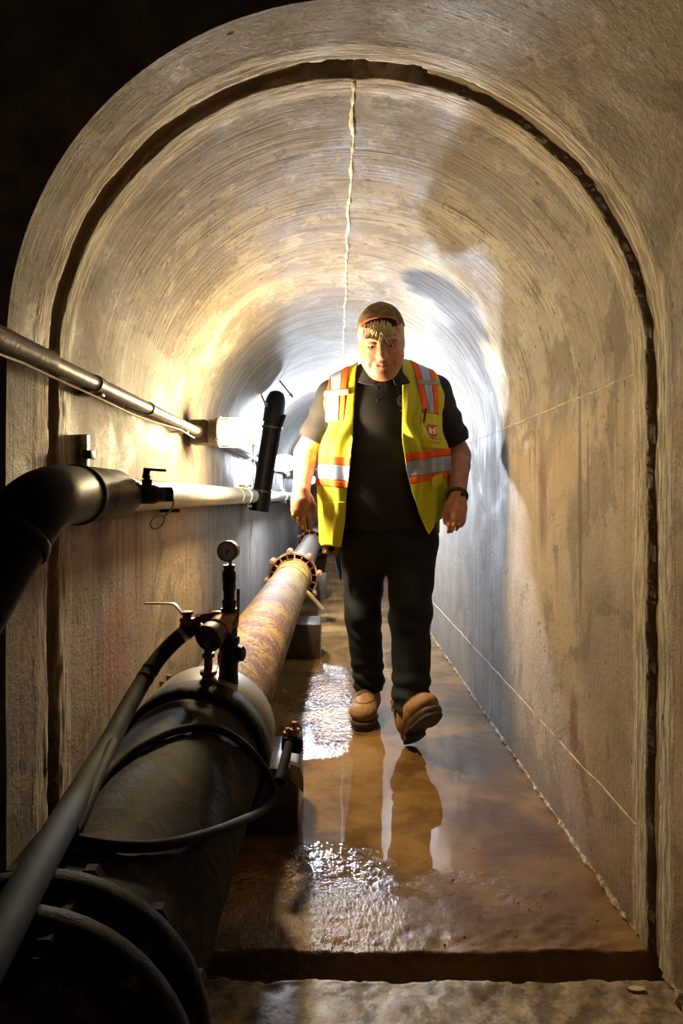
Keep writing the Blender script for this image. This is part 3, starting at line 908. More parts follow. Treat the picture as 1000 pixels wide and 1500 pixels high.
HAND_R = dict(
    palm=([P(670, 730, 2.82), P(668, 744, 2.80), P(668, 756, 2.79)], [0.034, 0.041, 0.038]),
    fingers=[finger((657, 760), (656, 780), 2.79, 2.772, 2.80), finger((665, 762), (661, 779), 2.782, 2.764, 2.795),
             finger((673, 761), (668, 776), 2.782, 2.766, 2.795), finger((680, 757), (675, 771), 2.787, 2.772, 2.80)],
    thumb=[P(657, 740, 2.80), P(652, 752, 2.785), P(652, 766, 2.785)])
def fbox(pts, m=0.06):
    a = np.array([tuple(q) for q in pts]); return a.min(0) - m, a.max(0) + m
def f_hand(H, w):
    lo, hi = fbox([q for f in H['fingers'] for q in f] + H['thumb'] + H['palm'][0])
    return lambda p: bounded(p, lambda q: hand(q, w, H['palm'], H['fingers'], H['thumb']), lo, hi)
fhl, fhr = f_hand(HAND_L, WR_L), f_hand(HAND_R, WR_R)

LEG = dict(
    L=[P(533, 800, 3.02), P(531, 895, 3.02), P(541, 1008, 3.14)],
    R=[P(602, 800, 2.96), P(601, 900, 2.85), P(602, 1036, 2.73)])
def f_torso(p, off=0.0):
    d = s_ell(p, CHEST, (0.232 + off, 0.140 + off, 0.215 + off))
    d = smin(d, s_ell(p, BELLY, (0.228 + off, 0.172 + off, 0.20 + off)), 0.09)
    for s in (SH_L, SH_R):
        d = smin(d, s_cone(p, NECK0, s, 0.062 + off, 0.056 + off), 0.07)
    return d
def f_body(p):
    hl, hh = fbox([HC], 0.19)
    d = f_torso(p, -0.016)
    d = smin(d, s_ell(p, HIPS, (0.19, 0.13, 0.14)), 0.08)
    d = smin(d, s_cone(p, NECK0, NECK1, 0.066, 0.062), 0.05)
    for sh, el, wr, fh in ((SH_L, EL_L, WR_L, fhl), (SH_R, EL_R, WR_R, fhr)):
        arm = s_chain(p, [sh, el], [0.056, 0.048])
        bul = mid(el, wr, 0.25)
        arm = smin(arm, s_chain(p, [el, bul, wr], [0.047, 0.050, 0.033], 0.01), 0.03)
        arm = smin(arm, fh(p), 0.02)
        d = smin(d, arm, 0.03)
    for k in 'LR':
        d = smin(d, s_chain(p, LEG[k], [0.075, 0.055, 0.04]), 0.05)
    d = smin(d, bounded(p, f_head, hl, hh), 0.02)
    return d
def body_mats(c):
    q = to_head(c.astype(np.float32))
    lips = ((q[:, 0] / 0.022) ** 2 + ((q[:, 2] + 0.0625) / 0.0095) ** 2 < 1) & (q[:, 1] > 0.080)
    return np.where(lips, 1, 0)
ORG = (float(HIPS.x), float(HIPS.y), 0.0)
man = sdf_obj('person', f_body, (-0.30, 2.62, 0.10), (0.68, 3.26, 1.86), 0.0034, None, None, 2, mats=[M['skin'], M['lip']], midx=body_mats, org=ORG)
tag(man, 'man in open yellow safety vest, dark polo and jeans walking through the wet tunnel', 'person')

# ---- head details
for sx in (-1, 1):
    e = from_head((sx * 0.034, 0.080, 0.0085))
    eye = MB().lathe(e - Vector((0, 0.0, 0)), (0, -1, 0), [(-0.0125, 0.001), (-0.010, 0.008), (0, 0.0125), (0.009, 0.0085), (0.0118, 0.0035), (0.0125, 0.0005)], 16).build('eye', M['eye'], man)
    i = from_head((sx * 0.034 - 0.002, 0.0912, 0.0065))
    MB().lathe(i, from_head((sx * 0.034 - 0.002, 0.10, 0.005)) - i, [(0, 0.0056), (0.0012, 0.0050), (0.0016, 0.001)], 14).build('iris', M['iris'], eye)
    lid = [from_head((sx * (0.020 + 0.030 * t), 0.0965 - 0.014 * t * t, 0.0140 + 0.006 * math.sin(math.pi * t) - 0.004 * t)) for t in [k / 8 for k in range(9)]]
    MB().tube(lid, [0.002 + 0.0035 * math.sin(math.pi * min(1, k / 8 + .05)) for k in range(9)], 8).build('eyelid', M['skin'], man)
    br = [from_head((sx * (0.014 + 0.042 * t), 0.1035 - 0.016 * t * t, 0.031 + 0.006 * math.sin(math.pi * t * 0.8))) for t in [k / 8 for k in range(9)]]
    MB().tube(br, [0.003 + 0.002 * math.sin(math.pi * k / 8) for k in range(9)], 6).build('eyebrow', M['hair'], man)

def f_skull(p, off):
    return s_ell(to_head(p), (0, -0.012, 0.035), (0.080 + off, 0.100 + off, 0.100 + off)) * HS
def cap_open(q):          # arched gap above the strap of the back-to-front cap
    return np.sqrt(((q[:, 0]) / 0.066) ** 2 + ((q[:, 2] - 0.074) / 0.036) ** 2) - 1
def f_cap(p):
    q = to_head(p)
    d = np.abs(f_skull(p, 0.0095) - 0.003 * fbm(q[:, 0] * 30, q[:, 2] * 30, q[:, 1] * 30, 2)) - 0.0045
    rim = 0.052 + 0.15 * np.maximum(-q[:, 1], 0) * 0.0 + 0.020 * (q[:, 1] > 0) - 0.05 * np.clip(-q[:, 1], 0, 0.1)
    d = smax(d, (rim - q[:, 2]) * HS, 0.004)
    cut = np.where(q[:, 1] > 0, cap_open(q) * 0.036, 1.0)
    return smax(d, -cut, 0.004)
hl, hh = fbox([HC], 0.17)
cap = sdf_obj('cap', f_cap, hl, hh, 0.0026, M['camo'], man)
cap['label'] = 'camouflage cap worn back to front'
arc = []
for k in range(19):
    a = math.pi * (k / 18)
    xx, zz = 0.067 * math.cos(a), 0.074 + 0.037 * math.sin(a)
    yy = 0.1 * 1.13 * math.sqrt(max(0.02, 1 - (xx / 0.093) ** 2 - ((zz - 0.035) / 0.113) ** 2)) - 0.010
    arc.append(from_head((xx, yy + 0.003, zz)))
MB().tube(arc, 0.0042, 8).build('cap_binding', M['orange_trim'], cap)
brim = []
for k in range(15):
    a = math.pi * k / 14
    brim.append((0.085 * math.cos(a), -0.085 - 0.075 * math.sin(a)))
bm_ = MB(); vs = []
for dz in (0.0, 0.006):
    for (x_, y_) in brim: vs.append(from_head((x_, y_, 0.050 + dz - 2.2 * x_ * x_)))
n = len(brim)
bm_.add(vs, [tuple(range(n)), tuple(range(n, 2 * n))] + [(i, (i + 1) % n, n + (i + 1) % n, n + i) for i in range(n)])
bm_.build('cap_brim', M['camo'], cap)

def f_darkhair(p):
    q = to_head(p)
    d = f_skull(p, 0.005)
    return smax(d, (0.066 - q[:, 2] - 0.05 * np.clip(-q[:, 1], -0.1, 0.2)) * HS, 0.004)
hair = sdf_obj('hair', f_darkhair, hl, hh, 0.0032, M['darkhair'], man)
# grey fringe and cropped sides made of short locks
rnd = random.Random(3)
lk = []
for i in range(150):
    x0 = rnd.gauss(-0.004, 0.020); z0 = 0.084 - 3.5 * (x0 + 0.005) ** 2 + rnd.uniform(-0.012, 0.006)
    L = 0.022 + 0.036 * math.exp(-((x0 - 0.012) / 0.024) ** 2) + rnd.uniform(-0.014, 0.012)
    y0 = 0.094 * math.sqrt(max(0.05, 1 - (x0 / 0.09) ** 2)) * math.sqrt(max(0.1, 1 - ((z0 - 0.035) / 0.11) ** 2))
    dx = rnd.uniform(-0.020, 0.030)
    lk.append([(x0, y0 - 0.008, z0 + rnd.uniform(-.004, .012)), (x0 + dx * 0.2, y0 + rnd.uniform(0.008, 0.018), z0 - L * 0.35), (x0 + dx, y0 + rnd.uniform(0.010, 0.020), z0 - L)])
mb = MB()
for a, b, c in lk:
    mb.tube([from_head(q) for q in bez([a, b, c], 3)], [0.0022, 0.0026, 0.0027, 0.0026, 0.0022, 0.0016, 0.0006], 5)
tuft = mb.build('fringe', M['hair'], hair); tuft['label'] = 'grey blond fringe below the cap'
def f_sidehair(p):
    q = to_head(p); ax = np.abs(q[:, 0])
    d = f_skull(p, 0.0075) - 0.002 * fbm(q[:, 1] * 70, q[:, 2] * 30, q[:, 0] * 30, 2)
    d = smax(d, (0.002 - q[:, 2]) * HS + np.clip(q[:, 1], 0, 1) * 0.3, 0.006)
    d = smax(d, q[:, 2] - 0.085, 0.004)
    return smax(d, (q[:, 1] - 0.040 - 0.25 * (q[:, 2] - 0.03)) * HS, 0.006)
sdf_obj('side_hair', f_sidehair, hl, hh, 0.0032, M['hair'], hair)

# ---- polo shirt
def f_sleeve(p, sh, el, e, r0=0.066, r1=0.066):
    end = mid(sh, el, e)
    ax = A3(end - sh); L = float(np.sqrt(ax @ ax)); ax = ax / L
    t = (p - A3(sh)) @ ax
    d = s_cone(p, sh, sh + (end - sh) * 1.15, r0, r1)
    d = d - 0.004 * np.sin(t * 70 + 4 * p[:, 0] * 8) * sstep(0.02, 0.12, t)
    d = smax(d, t - L, 0.006)
    ins = np.maximum(s_cone(p, sh, el, r0 - 0.012, r1 - 0.008), (L - 0.06) - t)
    return smax(d, -ins, 0.004)
def f_shirt(p):
    fold = 0.004 * np.sin(p[:, 2] * 42 + 9 * fbm(p[:, 0] * 4, p[:, 2] * 3, o=2)) * sstep(0.75, 1.0, p[:, 2]) * sstep(1.45, 1.2, p[:, 2])
    d = f_torso(p, 0.008) + fold
    hip = s_ell(p, HIPS + Vector((0, 0, 0.02)), (0.222, 0.165, 0.16))
    d = smin(d, hip, 0.09)
    d = smax(d, 0.86 - p[:, 2] + 0.008 * np.sin(p[:, 0] * 30), 0.006)
    d = smin(d, f_sleeve(p, SH_L, EL_L, 0.76, r1=0.064), 0.03)
    d = smin(d, f_sleeve(p, SH_R, EL_R, 0.80, r1=0.074), 0.03)
    return smax(d, -s_cone(p, NECK0 + Vector((0, 0.0, -0.02)), NECK1 + Vector((0, -0.10, 0.07)), 0.062, 0.085), 0.008)
shirt = sdf_obj('polo_shirt', f_shirt, (-0.26, 2.68, 0.80), (0.66, 3.26, 1.60), 0.0042, M['shirt'], man)
# collar: turned-down band round the neck, open in front
NA = (NECK1 - NECK0).normalized()
def f_collar(p):
    c0 = NECK0 + Vector((0, -0.004, 0.040))
    q = p - A3(c0)
    t = q[:, 2] - 0.25 * q[:, 1]
    rad = np.sqrt(q[:, 0] ** 2 + (q[:, 1] * 0.92) ** 2)
    ang = np.arctan2(q[:, 0], -q[:, 1])
    d = np.abs(rad - (0.088 - 0.55 * (t - 0.02))) - 0.004
    low = -0.048 - 0.020 * np.cos(ang)
    d = smax(d, low - t, 0.004); d = smax(d, t - 0.045, 0.004)
    v = 0.20 + 3.4 * np.clip(-t + 0.02, 0, 0.1) * 0.0 + np.clip(0.03 - t, 0, 1) * 3.0
    return smax(d, (v * 0.55 - np.abs(ang)) * 0.08, 0.004)
sdf_obj('collar', f_collar, A3(NECK0) - np.array([0.17, 0.17, 0.08]), A3(NECK0) + np.array([0.17, 0.17, 0.16]), 0.003, M['shirt'], shirt)
f_under = lambda p: smax(np.abs(s_cone(p, NECK0 - Vector((0, 0, 0.01)), NECK1, 0.074, 0.070)) - 0.004, p[:, 2] - (NECK0.z + 0.052 + 0.25 * (p[:, 1] - NECK0.y)), 0.004)
sdf_obj('undershirt_collar', f_under, A3(NECK0) - np.array([0.12, 0.12, 0.1]), A3(NECK0) + np.array([0.12, 0.12, 0.16]), 0.003, M['undershirt'], shirt)

# ---- safety vest
def px_of(p):   # front-plane pixel-like coordinates used only to lay the tape out on the cloth
    d = 2.80
    return p[:, 0] * FPX / d + VPX, VPY - (p[:, 2] - CAM_H) * FPX / d
def lerp_tab(tab, y): 
    t = np.array(tab, np.float32); return np.interp(y, t[:, 0], t[:, 1])
IN_L = [(505, 529), (540, 522), (600, 519), (640, 517), (700, 511), (720, 508), (760, 506), (815, 498)]
IN_R = [(505, 588), (520, 591), (600, 590), (650, 588), (690, 594), (720, 601), (760, 616), (785, 628), (815, 645)]
def f_vbase(p):
    d = f_torso(p, 0.018)
    e = np.sqrt(((p[:, 0] - CHEST.x) / 0.265) ** 2 + ((p[:, 1] - BELLY.y) / 0.190) ** 2)
    cyl = (e - 1) * 0.2
    cyl = smax(cyl, p[:, 2] - 1.27, 0.10)
    d = smin(d, cyl, 0.05)
    w = sstep(1.45, 1.1, p[:, 2])
    ang = np.arctan2(p[:, 0] - CHEST.x, -(p[:, 1] - BELLY.y))
    fold = np.sin(ang * 19 + 2.5 * fbm(p[:, 0] * 4, p[:, 2] * 3, o=2) * 3)
    return d + (0.004 + 0.006 * w) * fold * sstep(1.55, 1.35, p[:, 2])
ARM_CUT = lambda p: np.minimum(s_cone(p, SH_L + (SH_L - EL_L) * 0.10 + Vector((-0.062, 0, -0.01)), EL_L + Vector((-0.035, 0, 0)), 0.078, 0.085),
                               s_cone(p, SH_R + (SH_R - EL_R) * 0.10 + Vector((0.062, 0, -0.01)), EL_R + Vector((0.035, 0, 0)), 0.078, 0.085))
def vest_trim(p, d):
    X, Yp = px_of(p)
    front = p[:, 1] < CHEST.y + 0.01
    gap = np.minimum(X - lerp_tab(IN_L, Yp), lerp_tab(IN_R, Yp) - X) * 0.0028
    d = smax(d, np.where(front, gap, -1.0), 0.003)
    d = smax(d, -ARM_CUT(p), 0.004)
    d = smax(d, -s_cone(p, NECK0 + Vector((0, 0, -0.06)), NECK0 + Vector((0, -0.03, 0.25)), 0.082, 0.105), 0.004)
    left = X < 560
    hem = np.where(left, 802 - 0.5 * np.clip(470 - X, 0, 30), np.where(X > 628, 783 - 1.3 * (X - 628), 783))
    hem = np.where(front, hem, 785)
    return smax(d, (Yp - hem) * 0.0028, 0.003)
VLO, VHI = (-0.16, 2.70, 0.74), (0.58, 3.24, 1.62)
f_vest = lambda p: vest_trim(p, np.abs(f_vbase(p)) - 0.0042)
vest = sdf_obj('safety_vest', f_vest, VLO, VHI, 0.0034, M['yellow'], man, 1)
vest['label'] = 'open fluorescent yellow safety vest'

def tape(name, inside, mat, parent=None, lo=VLO, hi=VHI, off=0.0052, th=0.0034, front=True):
    def f(p):
        d = np.abs(f_vbase(p) - off) - th
        X, Yp = px_of(p)
        d = smax(d, inside(X, Yp, p) * 0.0028, 0.002)
        if front: d = np.maximum(d, (p[:, 1] - CHEST.y - 0.005))
        return vest_trim(p, d)
    return sdf_obj(name, f, lo, hi, 0.0030, mat, parent or vest, 1)
def rect(x0, x1, y0, y1, sx=0.0, sy=0.0):
    """slanted rectangle: x limits shift with y by sx, y limits with x by sy"""
    def g(X, Y, p):
        xs = X - sx * (Y - y0); ys = Y - sy * (X - x0)
        return np.maximum(np.maximum(x0 - xs, xs - x1), np.maximum(y0 - ys, ys - y1))
    return g
# shoulder tapes
LOF, HIF = (-0.16, 2.70, 1.20), (0.25, 3.02, 1.62)
tape('orange_tape', rect(474, 483, 505, 614, 0.02), M['orange'], lo=LOF, hi=HIF)
tape('orange_tape', rect(505, 514, 505, 614, -0.10), M['orange'], lo=LOF, hi=HIF)
tape('silver_tape', lambda X, Y, p: np.maximum(np.maximum(483 + 0.02 * (Y - 505) - X, X - (505 - 0.10 * (Y - 505))), Y - 614), M['silver'], lo=LOF, hi=HIF)
tape('grey_tape', rect(473, 512, 566, 576), M['greytape'], lo=LOF, hi=HIF, off=0.0085)
LOF, HIF = (0.20, 2.70, 1.20), (0.58, 3.02, 1.62)
tape('orange_tape', rect(601, 611, 500, 602, 0.20), M['orange'], lo=LOF, hi=HIF)
tape('orange_tape', rect(631, 640, 500, 602, 0.09), M['orange'], lo=LOF, hi=HIF)
tape('silver_tape', lambda X, Y, p: np.maximum(np.maximum(611 + 0.20 * (Y - 500) - X, X - (631 + 0.09 * (Y - 500))), Y - 602), M['silver'], lo=LOF, hi=HIF)
tape('grey_tape', rect(612, 650, 553, 561, 0, -0.05), M['greytape'], lo=LOF, hi=HIF, off=0.0085)
# waist tapes go right round
LOB, HIB = (-0.16, 2.70, 0.98), (0.58, 3.24, 1.26)
def ring(y0, y1, sl=0.10, sr=-0.17):
    def g(X, Y, p):
        fr = p[:, 1] < CHEST.y + 0.01
        ys = np.where(fr, np.where(X < 560, Y - sl * (X - 465), Y - sr * (X - 590)), Y)
        return np.maximum(y0 - ys, ys - y1)
    return g
tape('orange_tape', ring(666, 678), M['orange'], lo=LOB, hi=HIB, front=False)
tape('silver_tape', ring(678, 701), M['silver'], lo=LOB, hi=HIB, front=False)
tape('orange_tape', ring(701, 711), M['orange'], lo=LOB, hi=HIB, front=False)
# pockets
pk = tape('chest_pocket', rect(618, 652, 603, 658), M['pocket'], lo=LOF, hi=HIF, off=0.0062)
tape('badge_pocket', rect(477, 497, 576, 613, -0.05), M['clearpouch'], lo=(-0.16, 2.70, 1.25), hi=(0.25, 3.02, 1.50), off=0.0090)
tape('pocket_flap', rect(631, 650, 700, 718, 0, -0.5), M['pocket'], lo=(0.30, 2.70, 0.95), hi=(0.58, 3.02, 1.15), off=0.0080)
tape('lower_pocket', rect(472, 506, 735, 800), M['pocket'], lo=(-0.16, 2.70, 0.70), hi=(0.12, 3.02, 1.05), off=0.0065)

# pen, emblem and lettering on the chest pocket, crest on the shirt
fsurf = lambda p: f_vbase(p) - 0.012
def onv(px, py, f=fsurf, lift=0.0015):
    # px,py as printed on the cloth (2.80 m plane coordinates) -> nearest cloth point seen from the front
    x, z = (px - VPX) * 2.8 / FPX, CAM_H - (py - VPY) * 2.8 / FPX
    yy = np.linspace(2.55, 3.0, 500).astype(np.float32)
    pts = np.stack([np.full(500, x), yy, np.full(500, z)], -1).astype(np.float32)
    v = f(pts); k = int(np.argmax(v < 0))
    return Vector((x, float(yy[k]) - lift, z))
pen = MB().tube([onv(626.5, 596, lift=0.006), onv(624.5, 607, lift=0.006), onv(623, 617, lift=0.005)], [0.004, 0.0042, 0.003], 10).build('pen', M['black_ink'], vest)
def patch(name, polys, mat, parent, lift, f=fsurf):
    mb = MB()
    for poly in polys:
        fr = [onv(x, y, f, lift) for x, y in poly]
        bk = [v + Vector((0, 0.0012, 0)) for v in fr]
        n = len(poly)
        mb.add(fr + bk, [tuple(range(n)), tuple(range(n, 2 * n))[::-1]] + [(i, (i + 1) % n, n + (i + 1) % n, n + i) for i in range(n)])
    return mb.build(name, mat, parent)
em = patch('emblem', [[(628.5 + 14.5 * i / 7, 620 + 16.5 * j / 7), (628.5 + 14.5 * (i + 1) / 7, 620 + 16.5 * j / 7), (628.5 + 14.5 * (i + 1) / 7, 620 + 16.5 * (j + 1) / 7), (628.5 + 14.5 * i / 7, 620 + 16.5 * (j + 1) / 7)] for i in range(7) for j in range(7)], M['red_logo'], vest, 0.0045)
em['label'] = 'red square emblem with a pale castle'
def rc(x0, y0, x1, y1): return [(x0, y0), (x1, y0), (x1, y1), (x0, y1)]
patch('emblem_castle', [rc(630.2, 624.5, 633.6, 633.2), rc(638, 624.5, 641.4, 633.2), rc(630.2, 623.2, 631.3, 624.6), rc(632.5, 623.2, 633.6, 624.6),
                        rc(638, 623.2, 639.1, 624.6), rc(640.3, 623.2, 641.4, 624.6), rc(633.6, 627.6, 638, 629.4), rc(633.6, 629.4, 634.8, 633.2), rc(636.8, 629.4, 638, 633.2),
                        rc(634.2, 626.6, 635.2, 627.7), rc(636.4, 626.6, 637.4, 627.7), rc(630.2, 634.2, 641.4, 635)], M['white_print'], em, 0.0062)
def lettering(name, s, px, py, wpx, mat, parent, f=fsurf, lift=0.0045):
    cu = bpy.data.curves.new(name, 'FONT'); cu.body = s; cu.size = 1.0; cu.resolution_u = 2
    t = bpy.data.objects.new(name, cu); COL.objects.link(t)
    dg = bpy.context.evaluated_depsgraph_get()
    me = bpy.data.meshes.new_from_object(t.evaluated_get(dg))
    bpy.data.objects.remove(t); bpy.data.curves.remove(cu)
    xs = [v.co.x for v in me.vertices]; w = max(xs) - min(xs); x0 = min(xs)
    k = wpx / w; base = world_loc(parent)
    for v in me.vertices:
        v.co = onv(px + (v.co.x - x0) * k, py - v.co.y * k * 1.15, f, lift) - base
    me.materials.clear(); me.materials.append(mat)
    me.name = name
    return link(name, me, parent)
lettering('lettering', 'US Army Corps', 628, 642.8, 22, M['black_ink'], vest)
lettering('lettering', 'of Engineers', 628, 648.6, 18, M['black_ink'], vest)
fsh = lambda p: f_shirt(p)
def cring(cx, cy, r, w, n=28):
    return [[(cx + r * math.cos(2 * math.pi * i / n), cy + r * math.sin(2 * math.pi * i / n)), (cx + r * math.cos(2 * math.pi * (i + 1) / n), cy + r * math.sin(2 * math.pi * (i + 1) / n)),
             (cx + (r - w) * math.cos(2 * math.pi * (i + 1) / n), cy + (r - w) * math.sin(2 * math.pi * (i + 1) / n)), (cx + (r - w) * math.cos(2 * math.pi * i / n), cy + (r - w) * math.sin(2 * math.pi * i / n))] for i in range(n)]
cr = patch('crest', cring(591, 585, 8.5, 0.9) + cring(591, 585, 6.0, 0.8) + [rc(587.5, 582, 593, 583.2), rc(588.5, 584.6, 592, 587), rc(587.5, 588.4, 593, 589.4), rc(586, 599, 593, 601)], M['grey_print'], shirt, 0.002, fsh)
cr['label'] = 'round pale embroidered crest on the shirt'
for (bx, by) in ((553.5, 566), (553.5, 584)):
    b = onv(bx, by, fsh, 0.0)
    MB().lathe(b, (0, -1, 0), [(-0.002, 0.0048), (0.0022, 0.0048), (0.0028, 0.003)], 12).build('shirt_button', M['undershirt'], shirt)

# ---- trousers
def f_leg(p, J, r, hemk):
    hip, kn, an = J
    d = s_chain(p, [hip, kn, an], r, 0.03)
    t = p[:, 2]
    ang = np.arctan2(p[:, 0] - kn.x, -(p[:, 1] - kn.y))
    wr = fbm(p[:, 0] * 7 + hemk, p[:, 1] * 7, t * 7, 2) * 6
    d = d + 0.0055 * np.sin(t * 105 + 2.6 * np.sin(ang + hemk) + wr) * sstep(an.z + 0.20, an.z + 0.05, t)
    d = d + 0.0045 * np.sin(t * 60 + 2.8 * np.sin(ang + hemk) + wr) * np.exp(-((t - kn.z) / 0.13) ** 2)
    return d + 0.004 * fbm(p[:, 0] * 13, p[:, 1] * 13, t * 6, 2)
def f_trousers(p):
    d = s_ell(p, HIPS + Vector((0, 0, 0.0)), (0.220, 0.158, 0.165))
    L = f_leg(p, LEG['L'], [0.105, 0.079, 0.070], 0.4)
    R = f_leg(p, LEG['R'], [0.112, 0.084, 0.075], 2.1)
    g = smin(L, R, 0.012)
    d = smin(d, g, 0.05)
    d = smax(d, p[:, 2] - 0.93, 0.006)
    d = smax(d, np.where(p[:, 0] < 0.225, 0.105, 0.155) + 0.012 * np.sin(p[:, 0] * 40) - p[:, 2], 0.008)
    return d
trous = sdf_obj('trousers', f_trousers, (-0.06, 2.58, 0.06), (0.52, 3.30, 0.96), 0.0042, M['jeans'], man)
fly = [ray_hit(f_trousers, x, y) for x, y in ((561, 790), (562, 815), (563, 840), (564, 858))]
if all(fly): MB().tube([q - Vector((0, 0.0, 0)) for q in bez(fly, 4)], 0.0022, 6).build('seam', M['jeans'], trous)
# blue cloth hanging from the hip pocket and a small pouch under the vest hem
rg = [P(494, 808, 2.93), P(496, 830, 2.93), P(499, 850, 2.94)]
MB().tube(bez(rg, 5), [0.010, 0.012, 0.011, 0.012, 0.010, 0.012, 0.010, 0.011, 0.008, 0.006, 0.002], 8).build('pocket_rag', M['blue_rag'], trous)
MB().box(P(486, 803, 2.90), (0.058, 0.035, 0.055), (0.1, 0.2, 0.15), 0.008).build('belt_pouch', M['pouch'], trous)
MB().lathe(P(485, 803, 2.875), (0, -1, 0), [(0, 0.014), (0.008, 0.014), (0.010, 0.010)], 16).build('pouch_snap', M['black_pl'], trous)

# ---- watch and ring
wa = (WR_R - mid(EL_R, WR_R, 0.5)).normalized()
wc = P(670, 727, 2.828)
a_, b_, _ = frame_from(wa)
hoop = [wc + a_ * 0.0385 * math.cos(t) + b_ * 0.0385 * math.sin(t) for t in [2 * math.pi * k / 26 for k in range(26)]]
wt = MB()
for dz in (-0.007, 0, 0.007): wt.tube([q + wa * dz for q in hoop], 0.0055, 8, closed=True)
wat = wt.build('wrist_watch', M['watch'], man)
wdir = Vector((0.55, -0.83, 0.05)).normalized()
MB().lathe(wc + wdir * 0.032, wdir, [(0, 0.021), (0.011, 0.021), (0.0135, 0.018), (0.0135, 0.016), (0.0125, 0.015)], 24).build('watch_case', M['watch'], wat)
rf = HAND_R['fingers'][2]
rp = mid(rf[0], rf[1], 0.55)
a_, b_, _ = frame_from(rf[1] - rf[0])
MB().tube([rp + a_ * 0.0112 * math.cos(t) + b_ * 0.0112 * math.sin(t) for t in [2 * math.pi * k / 18 for k in range(18)]], 0.0018, 6, closed=True).build('finger_ring', M['black_ink'], man)

# ---- boots
def boot(heel, fwd, pitch, roll, label):
    f = Vector(fwd).normalized(); side = Vector((0, 0, 1)).cross(f) * -1
    f2 = (f * math.cos(pitch) + Vector((0, 0, 1)) * math.sin(pitch)).normalized()
    up = side.cross(f2).normalized()
    if roll: 
        Rm = Matrix.Rotation(roll, 3, f2); side = Rm @ side; up = Rm @ up
    B3 = np.array([side, f2, up], np.float32)            # rows: local axes in world
    o = A3(heel)
    Lc = lambda p: (p - o) @ B3.T
    Gw = lambda v: Vector(tuple(np.array(v, np.float32) @ B3 + o))
    # local: x lateral, y forward from the heel, z up from the ground
    def f_up(p):
        q = Lc(p)
        d = s_ell(q, (0, 0.235, 0.062), (0.060, 0.074, 0.046))
        d = smin(d, s_ell(q, (0, 0.145, 0.070), (0.055, 0.105, 0.055)), 0.03)
        d = smin(d, s_ell(q, (0, 0.062, 0.062), (0.050, 0.064, 0.055)), 0.03)
        d = smin(d, s_cone(q, (0, 0.078, 0.075), (0, 0.070, 0.165), 0.052, 0.053), 0.035)
        d = smin(d, s_cone(q, (0, 0.105, 0.125), (0, 0.185, 0.088), 0.032, 0.026), 0.02)   # tongue / lacing ridge
        d = smax(d, q[:, 2] - 0.168, 0.006)
        d = smax(d, 0.026 - q[:, 2], 0.004)
        return d + 0.002 * fbm(q[:, 0] * 40, q[:, 1] * 40, q[:, 2] * 40, 2)
    pts = [Gw((x, y, z)) for x in (-0.09, 0.09) for y in (-0.03, 0.34) for z in (-0.02, 0.2)]
    a = np.array([tuple(q) for q in pts])
    up_o = sdf_obj('boot', f_up, a.min(0), a.max(0), 0.003, M['boot'], man, 2)
    up_o['label'] = label
    # sole: outline with a waist, heel block and lug treads
    out = []
    for k in range(40):
        t = 2 * math.pi * k / 40
        y = 0.155 + 0.160 * math.sin(t)
        w = 0.060 if y > 0.17 else 0.050
        w *= 1 - 0.10 * math.exp(-((y - 0.125) / 0.04) ** 2)
        x = w * np.sign(math.cos(t)) * abs(math.cos(t)) ** 0.6
        out.append((float(x), y))
    sm = MB()
    n = len(out)
    layers = [(0.014, 1.0), (0.022, 1.05), (0.030, 1.05), (0.034, 1.02)]
    vs = [Gw((x * s, 0.155 + (y - 0.155) * (1 + (s - 1) * .5), z)) for z, s in layers for x, y in out]
    fs = [tuple(range(n)), tuple(range((len(layers) - 1) * n, len(layers) * n))]
    for l in range(len(layers) - 1):
        fs += [(l * n + i, l * n + (i + 1) % n, (l + 1) * n + (i + 1) % n, (l + 1) * n + i) for i in range(n)]
    sm.add(vs, fs)
    so = sm.build('sole', M['sole'], up_o)
    # heel block and forefoot tread
    def pad(name, y0, y1, z0, sc):
        poly = [(x * sc, y) for x, y in out if y0 <= y <= y1]
        poly.sort(key=lambda q: math.atan2(q[1] - (y0 + y1) / 2, q[0]))
        m = len(poly)
        vs = [Gw((x, y, z0)) for x, y in poly] + [Gw((x, y, 0.016)) for x, y in poly]
        MB().add(vs, [tuple(range(m)), tuple(range(m, 2 * m))] + [(i, (i + 1) % m, m + (i + 1) % m, m + i) for i in range(m)]).build(name, M['sole'], so)
    pad('heel_block', -0.01, 0.092, 0.0, 1.0)
    pad('tread', 0.140, 0.32, 0.003, 0.98)
    # apron seam of the toe and laces
    def top(x, y):
        zz = np.linspace(0.2, 0.03, 200).astype(np.float32)
        w = np.array([tuple(Gw((x, y, float(z)))) for z in zz], np.float32)
        v = f_up(w); k = int(np.argmax(v < 0)); return Gw((x, y, float(zz[k]) + 0.001))
    seam_ = [top(0.040 * math.sin(t), 0.190 + 0.075 * math.cos(t)) for t in [-1.9 + 3.8 * k / 18 for k in range(19)]]
    MB().tube(seam_, 0.0026, 6).build('toe_seam', M['lace'], up_o)
    for k in range(5):
        y = 0.178 - 0.018 * k
        lc = [top(xx, y + 0.006 * math.sin(xx * 60 + k)) for xx in (-0.030, -0.018, -0.006, 0.006, 0.018, 0.030)]
        MB().tube([q + Vector((0, 0, 0.002)) for q in lc], 0.0034, 6).build('lace', M['lace'], up_o)
    return up_o
hL = P(541, 728, 3.22); hL.z = 0.0
boot(hL, (-0.05, -0.30, 0), 0.0, 0.0, 'tan work boot flat on the floor')
hR = P(600, 728, 2.755); hR.z = 0.004
boot(hR, (0.075, -0.26, 0), math.radians(38), math.radians(5), 'tan work boot with raised toe')
